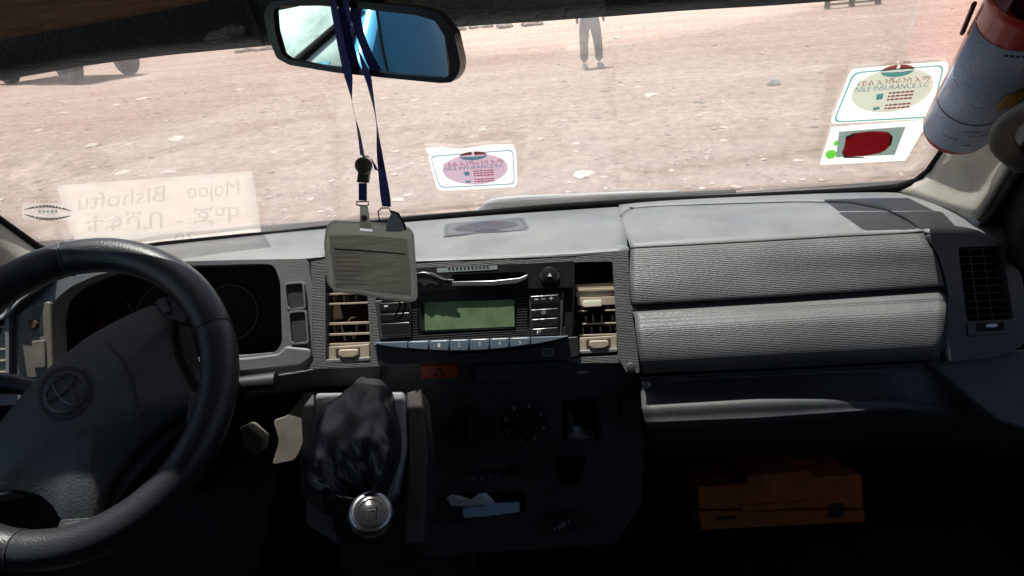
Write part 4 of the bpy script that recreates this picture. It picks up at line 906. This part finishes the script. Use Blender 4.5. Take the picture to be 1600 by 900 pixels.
# emblem, turned with the wheel
def pt(poly_px, h):  # follows the domed pad height
    return [PW.hit(x, y, h) for x, y in poly_px]
er = math.radians(-41); ecx, ecy = 102, 614; H = .0185
def E_(u, v): return (ecx+u*math.cos(er)-v*math.sin(er), ecy+u*math.sin(er)+v*math.cos(er))
rec = prism('emblem_plate', PW, [E_(46*math.cos(a), 41*math.sin(a)) for a in [2*math.pi*k/40 for k in range(40)]], H, H-.012, 'pad_line', hub, bevel=.0012)
prism('emblem_inner', PW, [E_(38*math.cos(a), 33*math.sin(a)) for a in [2*math.pi*k/40 for k in range(40)]], H+.0005, H-.01, 'pad', rec, bevel=.0008)
def ering(u0, v0, ru, rv, r=.0014): return tube('emblem_ring', pt([E_(u0+ru*math.cos(a), v0+rv*math.sin(a)) for a in [2*math.pi*k/44 for k in range(44)]], H+.001), r, 'emblem', rec, n=7, closed=True)
ering(0, 0, 34, 28, .0017); ering(0, -13, 30, 11.5); ering(0, -1, 11, 25.5)
text('airbag_lettering', 'SRS AIRBAG', PW, [(113, 676), (172, 650), (176, 660), (117, 686)], H+.0006, 'dash_lower', hub)
tube('pad_groove', [PW.hit(x, y, .0165) for x, y in [(168, 536), (190, 560), (205, 590), (213, 630), (218, 672)]], .0011, 'pad_line', hub, n=6)

# ================================================================== REAR VIEW MIRROR
mc = hy(565, 65, .79); MN = Vector((-.235, -.955, .0)).normalized(); PM = Plane(mc, MN)
rm = thing('rear_view_mirror', 'rear view mirror reflecting a blue minibus, hung with two lanyards', 'mirror', mc)
Q = lambda l: [(400+x/4, y/4) for x, y in l]
outer = rnd(Q([(62, 55), (92, 12), (250, -8), (520, 0), (1000, 42), (1140, 84), (1235, 200), (1278, 390), (1268, 460), (1225, 515), (1150, 520), (900, 496), (500, 455), (210, 407), (130, 365), (82, 250), (48, 95)]), 5, 3)
inner = rnd(Q([(108, 62), (140, 40), (400, 36), (600, 50), (1000, 95), (1120, 132), (1180, 230), (1210, 400), (1206, 470), (1178, 490), (900, 466), (600, 432), (400, 411), (205, 372), (160, 340), (118, 190)]), 4, 3)
prism('housing', PM, [outer, inner], .006, -.012, 'mirror_case', rm, bevel=.003, seg=3)
prism('housing_back', PM, outer, -.0125, -.035, 'mirror_case', rm, bevel=.01, seg=3)
prism('mirror_glass', PM, inner, .001, -.004, 'mirror', rm, bevel=0, smooth=False)
tube('mirror_stem', [PM.hit(585, 40, -.03), PM.hit(590, 0, -.035), hy(595, -30, .80), hy(600, -75, .74)], .010, 'mirror_case', rm)

# ================================================================== LANYARDS AND BADGE
def ribbon(name, pts, wds, m_, parent, thick=.0007):
    """flat strap; widths in metres, twisting allowed by per-point width"""
    P_ = [Vector(p) for p in pts]; n_ = 40; P2 = spl(P_, n_); V = []; F = []
    ws_ = [Vector((w_, 0, 0)) for w_ in wds]; W2 = spl(ws_, n_)
    for p, q in zip(P2, W2):
        h = max(.0012, q.x/2); a = math.sqrt(max(0, .006**2-h*h))   # the rest of the width turns away in depth
        V += [p+Vector((-h, a*.8, 0)), p+Vector((h, -a*.8, 0)), p+Vector((h, -a*.8+thick, 0)), p+Vector((-h, a*.8+thick, 0))]
    for i in range(n_-1):
        for j in range(4): F.append([i*4+j, i*4+(j+1) % 4, (i+1)*4+(j+1) % 4, (i+1)*4+j])
    F += [[0, 1, 2, 3], [(n_-1)*4+k for k in (3, 2, 1, 0)]]
    return mk(name, V, F, m_, parent, smooth=False)
yL = .760
la = thing('lanyard', 'dark blue lanyard with olive cord lock holding the badge, left of the other strap', 'lanyard', hy(545, 130, yL))
ribbon('strap', [PM.hit(519, -6, .014), PM.hit(525, 30, .009), PM.hit(534, 75, .009), PM.hit(544, 118, .012), hy(551, 165, .758), hy(560, 205, yL), hy(566, 243, yL)], [.0085, .0088, .0094, .0100, .002, .005, .0066], 'strap', la)
cl = lathe('cord_lock', hy(569, 259, yL-.006), Vector((.1, -1, .3)), [(-.004, .008), (0, .0088), (.008, .0085), (.010, .006)], 'cord_lock', la, 20)
PBd = Plane(hy(580, 400, .76), (.03, -.96, .28))
prism('cord_lock_body', PBd, rnd([(560, 262), (577, 264), (574, 286), (557, 285)], 2), .006, -.004, 'cord_lock', la, bevel=.0015)
prism('strap_end', PBd, [(560, 286), (573, 286), (573, 314), (560, 313)], .001, -.001, 'strap', la)
tube('ring', [PBd.hit(x, y, .001) for x, y in [(557, 315), (576, 315), (576, 320), (572, 321.5), (561, 321), (557, 319)]], .0009, 'silver', la, n=6, closed=True)
cp = prism('clip', PBd, rnd([(562, 322), (574, 322), (579, 357), (562, 356)], 2), .003, -.001, 'badge_rim', la, bevel=.0008)
lathe('clip_stud', PBd.hit(569, 341, .002), PBd.n, [(0, .004), (.003, .0035), (.0035, .001)], 'silver', cp, 16)
lb = thing('lanyard', 'blue lanyard with wire hook, the strap on the right', 'lanyard', hy(585, 180, yL+.01))
ribbon('strap', [PM.hit(539, -6, .014), PM.hit(545, 30, .009), PM.hit(557, 70, .009), PM.hit(572, 112, .012), hy(579, 140, .765), hy(588, 190, .77), hy(593, 240, .77), hy(601, 300, .77), hy(604, 323, .77)], [.009, .006, .0025, .0085, .0065, .003, .0078, .0112, .0108], 'strap', lb)
ribbon('strap_loop', [hy(566, 244, .763), hy(577, 246, .763), hy(584, 256, .764), hy(588, 266, .766)], [.003, .004, .005, .006], 'strap', lb)
PK = Plane(hy(600, 335, .772), (.03, -.96, .28))
tube('wire_hook', [PK.hit(x, y) for x, y in [(593, 347), (591, 330), (596, 325), (608, 325), (611, 333)]], .0008, 'rubber', lb, n=6)
ky = thing('key_fob', 'small grey key fob tucked behind the top of the badge', 'key fob', PK.hit(616, 345))
prism('fob_body', PK, rnd([(612, 331), (622, 336), (630, 352), (628, 362), (602, 362), (604, 348)], 3), .004, -.004, 'ink_grey', ky, bevel=.001)
tube('fob_rim', [PK.hit(x, y, .002) for x, y in [(611, 330), (622, 334), (632, 352), (633, 360)]], .0014, 'rubber', ky, n=6)
bd = thing('badge', 'worn clear plastic badge holder with a faded grey card', 'badge', PBd.hit(580, 410))
bo_ = rnd([(517, 348), (524, 346), (600, 350), (636, 355), (645, 364), (650, 440), (651, 468), (640, 471), (600, 466), (560, 458), (524, 455), (513, 442), (508, 380), (511, 356)], 5, 3)
prism('holder', PBd, [bo_, [(562, 356.5), (582, 358), (582, 362), (562, 360.5)]], .0, -.0016, 'badge_rim', bd, bevel=.0004)
cd_ = prism('card', PBd, rnd([(514, 366), (570, 367), (636, 374), (641, 420), (643, 462), (600, 458), (560, 453), (523, 450), (517, 400)], 3), .0009, .0001, 'badge_paper', bd, bevel=0)
tube('holder_rim', [PBd.hit(x, y, .0005) for x, y in bo_], .0013, 'badge_rim', bd, n=6, closed=True)
random.seed(3)
for k in range(8):
    y = 394+k*7; prism('text_line', PBd, [(521+k*.6, y), (521+random.uniform(30, 60), y+.8), (560+k, y+2.8), (521+k*.6, y+2)], .0011, .0009, 'badge_ink', cd_, bevel=0)
prism('text_line', PBd, [(522, 388), (560, 390), (634, 396), (634, 398), (560, 392.5), (522, 390.5)], .0011, .0009, 'ink_dark', cd_, bevel=0)
tag(tube('hanging_cord', [hy(x, y, .83) for x, y in [(618, 462), (626, 475), (620, 488), (616, 500), (628, 494), (634, 478), (630, 462)]], .0016, 'rubber', n=6), 'thin black cord dangling under the badge before the radio', 'cord')
prism_ = None

# ================================================================== STICKERS
def decal(name, poly, layer, m_, parent=None, S=GL): return prism(name, S, poly, .0006*layer, .0006*layer-.0004, m_, parent, bevel=0, smooth=False)
def sticker_art(parent, f, small):
    """f maps sticker coordinates (0..1, 0..1 from top left) to photo pixels"""
    EL = lambda cx, cy, rx, ry, a0=0, a1=2*math.pi, n_=30: [f(cx+rx*math.cos(a0+(a1-a0)*k/n_), cy+ry*math.sin(a0+(a1-a0)*k/n_)) for k in range(n_+1)][:n_ if a1-a0 > 6 else n_+1]
    decal('oval', EL(.51, .50, .41, .40), 2, 'i_lilac' if small else 'i_oval', parent)
    decal('logo_sky', EL(.51, .14, .165, .10, math.pi, 1.48*math.pi)+[f(.49, .12), f(.44, .115)], 3, 'i_maroon', parent)
    decal('logo_sky', EL(.51, .14, .165, .10, 1.52*math.pi, 2*math.pi)+[f(.60, .125), f(.53, .13)], 3, 'i_maroon', parent)
    decal('logo_sea', EL(.51, .155, .165, .105, 0.05, math.pi-.05)+[f(.44, .17), f(.55, .175)], 3, 'i_teal', parent)
    
    tq = lambda x0, y0, x1, y1: [f(x0, y0), f(x1, y0), f(x1, y1), f(x0, y1)]
    text('lettering', 'ናይል ኢንሹራንስ አ.ማ', GL, tq(.13, .27, .87, .39), .0024, 'i_maroon', parent)
    text('lettering', 'NILE INSURANCE S.C', GL, tq(.13, .40, .87, .49), .0024, 'i_navy', parent)
    decal('phone_symbol', [f(.36, .56), f(.43, .55), f(.43, .65), f(.37, .66)], 3, 'i_teal', parent)
    for k, y in enumerate((.54, .60, .66)): 
        for a_, b_ in ((.48, .505), (.512, .55), (.556, .60), (.608, .64), (.645, .69), (.695, .735)): decal('small_print', [f(a_+y*.01, y), f(b_, y), f(b_, y+.026), f(a_, y+.026)], 3, 'i_pink' if small else 'i_red2', parent)
    decal('phone_symbol', [f(.36, .80), f(.43, .79), f(.43, .84), f(.37, .85)], 3, 'i_teal', parent)
    for k, y in enumerate((.76, .82)):
        for a_, b_ in ((.48, .505), (.512, .55), (.556, .60), (.608, .64), (.645, .69), (.695, .735)): decal('small_print', [f(a_+y*.01, y), f(b_, y), f(b_, y+.026), f(a_, y+.026)], 3, 'i_pink' if small else 'i_red2', parent)
def bil(q):
    q = [Vector(p) for p in q]
    def f(u, v): p = q[0].lerp(q[1], u).lerp(q[3].lerp(q[2], u), v); return (p.x, p.y)
    return f
s1 = thing('sticker', 'lilac insurance sticker low in the middle of the windscreen', 'sticker', GL.hit(738, 264))
q1 = [(667, 240), (806, 230), (809, 292), (684, 299)]
decal('sheet', rnd(q1, 9), 1, 'sticker_lilac', s1)
ri = rnd([(672, 244), (802, 234), (804.5, 288), (687, 294)], 8); f1 = bil([(672, 240), (802, 230), (805, 291), (686, 297)])
decal('border', [ri, rnd([(673.3, 245.3), (800.8, 235.3), (803.2, 286.8), (688, 292.6)], 8)], 2, 'i_teal', s1)
sticker_art(s1, f1, True)
prism('torn_residue', GL, [(664, 232), (690, 230), (720, 234), (760, 227), (800, 226), (803, 229), (740, 235), (668, 240)], .0006, .0002, 'sticker', s1, bevel=0)
s2 = thing('sticker', 'large white insurance sticker with teal border beside the red canister', 'sticker', GL.hit(1390, 145))
q2 = [(1330, 108), (1484, 96), (1462, 185), (1296, 194)]
decal('sheet', rnd(q2, 10), 1, 'sticker', s2)
decal('border', [rnd([(1333, 113), (1476, 101), (1456, 184), (1301, 192)], 12), rnd([(1335, 115), (1473.5, 103.2), (1453.8, 182), (1304, 190)], 12)], 2, 'i_teal', s2)
decal('corner_tint', rnd([(1334, 118), (1341, 118), (1318, 184), (1309, 188)], 3), 2, 'i_grey', s2) if False else None
sticker_art(s2, bil([(1327, 104), (1482, 92), (1458, 178), (1304, 190)]), False)
s3 = thing('sticker', 'white sticker with a red painted-over patch under the large insurance sticker', 'sticker', GL.hit(1355, 225))
decal('sheet', rnd([(1299, 199), (1452, 187), (1415, 251), (1281, 258)], 2), 1, 'sticker', s3)
decal('grey_panel', [(1311, 206), (1415, 198), (1398, 242), (1306, 246)], 2, 'i_grey', s3)
decal('red_patch', rnd([(1321, 214), (1335, 208), (1362, 205), (1388, 206), (1395, 215), (1391, 228), (1380, 238), (1350, 244), (1322, 245), (1314, 240), (1320, 230)], 7), 3, 'i_red', s3)
for p_ in ([(1321, 214), (1335, 208), (1337, 210), (1323, 217)], [(1318, 236), (1322, 245), (1350, 245.5), (1350, 247), (1318, 247)], [(1388, 206), (1395, 214), (1392, 228), (1389, 227), (1391, 215)]): decal('dark_edge', p_, 4, 'i_dark', s3)
decal('green_leaf', rnd([(1289, 242), (1292, 236), (1302, 234), (1308, 238), (1304, 247), (1293, 249)], 4), 2, 'i_green', s3)
decal('green_leaf', rnd([(1302, 222), (1310, 219), (1309, 227), (1303, 228)], 2), 2, 'i_green', s3)
# route sheet on the outside of the glass, read from the road
s4 = thing('route_sheet', 'faded translucent route sheet with mirrored lettering above the steering wheel', 'sign', GL.hit(250, 320))
rs = lambda nm, q, off, m_: sheet(nm, GL, q, off, m_, s4, 12, 4, .0003)
rs('sheet', [(88, 290), (394, 267), (406, 340), (110, 366)], -.006, 'route_film')
rs('lower_sheet', [(112, 352), (404, 330), (409, 372), (120, 398)], -.0068, 'route_film')
MT = lambda s, x0, y0, x1, y1, h, o_=-.0052: text('lettering', s, GL, [(x1, y1), (x0, y0), (x0, y0+h), (x1, y1+h)], o_, 'route_ink', s4)
MT('Mojoo', 292, 286, 374, 279, 33); MT('Bishoftu', 122, 303, 258, 289, 26)
MT('ሞጆ - ቢሾፍቱ', 135, 334, 374, 318, 33); MT('20', 272, 365, 306, 362, 14)
s5 = thing('sticker', 'small clear decal with two dark arcs low at the left of the windscreen', 'sticker', GL.hit(75, 332))
decal('film', rnd([(34, 318), (114, 319), (114, 345), (34, 343)], 6), 1, 'clear_decal', s5)
for sg in (1, -1):
    cy = 331.5; top = [(38+73*k/14, cy-sg*(4+8*math.sin(math.pi*k/14))+k*.15) for k in range(15)]; bot = [(38+73*k/14, cy-sg*(3.4+5*math.sin(math.pi*k/14))+k*.15) for k in range(15)]
    decal('dark_arc', top+bot[::-1], 2, 'i_dark', s5)
    for k in range(3, 12): decal('arc_letter', [(38+5.2*k, cy-sg*(3.8+6.8*math.sin(math.pi*k/14))+k*.15-.8), (40.6+5.2*k, cy-sg*(3.8+6.8*math.sin(math.pi*k/14))+k*.15-.8), (40.6+5.2*k, cy-sg*(3.8+6.8*math.sin(math.pi*k/14))+k*.15+.8), (38+5.2*k, cy-sg*(3.8+6.8*math.sin(math.pi*k/14))+k*.15+.8)], 3, 'sticker', s5)
for k in range(5): decal('grey_letter', [(60+k*6.4, 329), (64+k*6.4, 329), (64+k*6.4, 332.4), (60+k*6.4, 332.4)], 2, 'i_grey', s5)

# ================================================================== WIPER OUTSIDE
wp = thing('wiper', 'dusty windscreen wiper parked outside at the base of the glass', 'wiper', GL.hit(860, 315, -.03))
aw = [GL.hit(x, y, -.035) for x, y in [(738, 334), (750, 322), (766, 310), (800, 306), (870, 303), (940, 300), (1010, 298), (1060, 297)]]
loft('arm', [[p for p in resamp(aw, 24)], [p+Vector((0, .004, -.014)) for p in resamp(aw, 24)]], 'wiper_metal', wp, n=24, solid=.006)
bw = [GL.hit(x, y, -.022) for x, y in [(750, 335), (760, 325), (778, 319), (830, 315), (900, 309), (980, 304), (1080, 299), (1150, 296)]]
loft('blade', [resamp(bw, 24), [p+Vector((0, .002, -.020*(1-i/26))) for i, p in enumerate(resamp(bw, 24))]], 'wiper_rubber', wp, n=24, solid=.006)

# ================================================================== CANISTER
P0 = hy(1492, 206, .93); P1 = hy(1612, -2, .79); axd = (P1-P0).normalized(); LN = (P1-P0).length; r = .0385
ex = thing('fire_extinguisher', 'red canister with pale blue label hanging at the upper right corner', 'fire extinguisher', P0)
lathe('body', P0, axd, [(0, .002), (0, r*.80), (.003, r*.94), (.010, r), (LN-.010, r), (LN-.002, r*1.04), (LN+.004, r*1.05), (LN+.008, r*1.0), (LN+.006, r*.92), (LN-.012, r*.88), (LN-.014, .002)], 'ext_red', ex, 56)
# label: a partial wrap
a0 = axd.orthogonal().normalized(); b0_ = axd.cross(a0); toC = (CAMP-P0); toC = (toC-axd*toC.dot(axd)).normalized()
ph0 = math.atan2(toC.dot(b0_), toC.dot(a0))
def wrap(name, h0, h1, w0, w1, rr, m_, parent, n_=30, slant=0):
    V = []; F = []
    for i in range(n_+1):
        t = ph0+w0+(w1-w0)*i/n_; d = a0*math.cos(t)+b0_*math.sin(t)
        V += [P0+axd*(h0+slant*i/n_)+d*rr, P0+axd*(h1+slant*i/n_)+d*rr]
    for i in range(n_): F.append([2*i, 2*i+1, 2*i+3, 2*i+2])
    return mk(name, V, F, m_, parent, solid=.0004, ang=60)
lb_ = wrap('label', .012, LN*.86, -1.10, 1.9, r+.0006, 'ext_label', ex)
for h in (.30, .62): wrap('label_line', LN*h, LN*h+.0010, -1.10, 1.9, r+.0011, 'ext_dark' if h < .5 else 'ext_label', lb_)
random.seed(5)
for i in range(9):
    h = LN*random.choice([.12, .16, .20, .24, .36, .40, .44, .48, .52, .56, .68, .72]); w0 = random.uniform(-.9, .8); wrap('fine_print', h, h+.0009, w0, w0+random.uniform(.15, .5), r+.0008, 'ext_print', lb_, 5)
for k in range(5): wrap('print_mark', LN*.82, LN*.835, .10+k*.13, .19+k*.13, r+.0011, 'ink_navy', lb_, 3)
wrap('strap_band', LN*.44, LN*.56, .62, 2.6, r+.004, 'ext_yellow', ex, 20)
lathe('valve', P0, axd, [(LN-.014, .014), (LN+.02, .013), (LN+.022, .009), (LN+.05, .009)], 'ext_dark', ex, 24)
bs = P0+axd*(LN*.80)
side = axd.cross(toC).normalized(); side = side if side.dot(RT) < 0 else -side
tube('side_clip', [P0+axd*(LN*.70)+side*(r+.004), P0+axd*(LN*.88)+side*(r+.006)], .005, 'ext_dark', ex, flat=.5)
tube('mount_bracket', [P0+axd*(LN*.5)-side*(r*.9)-toC*.02, P0+axd*(LN*.5)-side*(r+.03)-toC*.06, P0+axd*(LN*.5)-side*(r+.06)-toC*.10], .008, 'ext_dark', ex)

# ================================================================== LOOSE THINGS
tb = thing('toolbox', 'orange plastic toolbox lying on the dark floor under the glove box', 'toolbox', hy(1220, 828, 1.16))
PT = Plane(hy(1220, 800, 1.13), (.0, -.92, .40))
fl = hy(1220, 828, 1.13)
mt = prism('body', PT, rnd([(1091, 799), (1095, 829), (1353, 816), (1350, 797)], 3), .0, -.16, 'toolbox', tb, bevel=.004)
prism('lid', PT, rnd([(1090, 762), (1165, 755), (1165, 744), (1265, 736), (1272, 746), (1347, 742), (1350, 795), (1091, 796)], 4), .004, -.16, 'toolbox', tb, bevel=.006, seg=3)
prism('handle', PT, rnd([(1160, 790), (1288, 782), (1286, 793), (1160, 800)], 3), .016, .0, 'toolbox', tb, bevel=.004)
for q in ([(1122, 809), (1150, 807), (1150, 811), (1122, 813)], [(1296, 788), (1318, 786), (1318, 808), (1298, 810)]): prism('latch', PT, q, .008, .0, 'dash_dark', tb)
struct(box('floor_step', (.10, 1.02, .721), (.60, 1.295, PT.hit(1220, 832, -.08).z-.004), 'floor_mat'))
p_ = thing('crumpled_paper', 'crumpled bluish paper packet in the open centre tray', 'paper', PL.hit(735, 783))
PN = [(696, 782, .002), (704, 773, .014), (722, 775, .006), (736, 781, .018), (748, 772, .022), (760, 770, .008), (772, 783, .010), (776, 790, .0), (752, 788, .012), (738, 790, .003), (722, 791, .010), (706, 790, .004), (728, 784, .016)]
V = [PL.hit(x, y, h) for x, y, h in PN]
mk('sheet', V, [[0, 1, 12, 11], [1, 2, 12], [2, 3, 12], [12, 3, 9, 10], [10, 11, 12], [3, 4, 8, 9], [4, 5, 6, 8], [6, 7, 8]], 'cloth_paper', p_, smooth=False, solid=.0006)
tag(prism('blue_packet', PL, rnd([(722, 797), (760, 791), (811, 788), (812, 800), (770, 806), (724, 810)], 3), .010, .002, 'pen_blue', bevel=.001), 'flat light blue packet lying under the crumpled paper in the tray', 'packet')
fo = thing('foil_scrap', 'shiny silver foil scrap in the square cup recess', 'foil', PL.hit(905, 665))
FN = [(884, 686, .0), (886, 660, -.012), (890, 646, -.004), (896, 664, .002), (910, 668, -.004), (925, 680, -.002), (927, 688, .002), (904, 690, .004), (898, 676, .008), (915, 683, .010)]
V = [PL.hit(x, y, h-.012) for x, y, h in FN]
mk('crinkled_sheet', V, [[0, 1, 3, 8], [1, 2, 3], [3, 4, 8], [4, 5, 9, 8], [5, 6, 9], [6, 7, 9], [7, 8, 9], [0, 8, 7]], 'foil', fo, smooth=False, solid=.0005)
tag(tube('foil_ring', [PL.hit(918+9*math.cos(a), 680+8*math.sin(a), -.006) for a in [2*math.pi*k/20 for k in range(20)]], .0010, 'silver', n=5, closed=True), 'thin metal ring lying beside the foil scrap', 'ring')
# pedals / floor bits seen faintly
pd = thing('pedal', 'dark foot pedal low under the steering wheel', 'pedal', hy(350, 870, 1.15))
prism('pedal_plate', Plane(hy(350, 880, 1.15), (0, -.8, .6)), rnd([(328, 862), (362, 850), (354, 900), (318, 905)], 5), .0, -.02, 'cab_dark', pd, bevel=.003)
tube('pedal_arm', [hy(348, 870, 1.17), hy(340, 800, 1.22)], .010, 'cab_dark', pd)
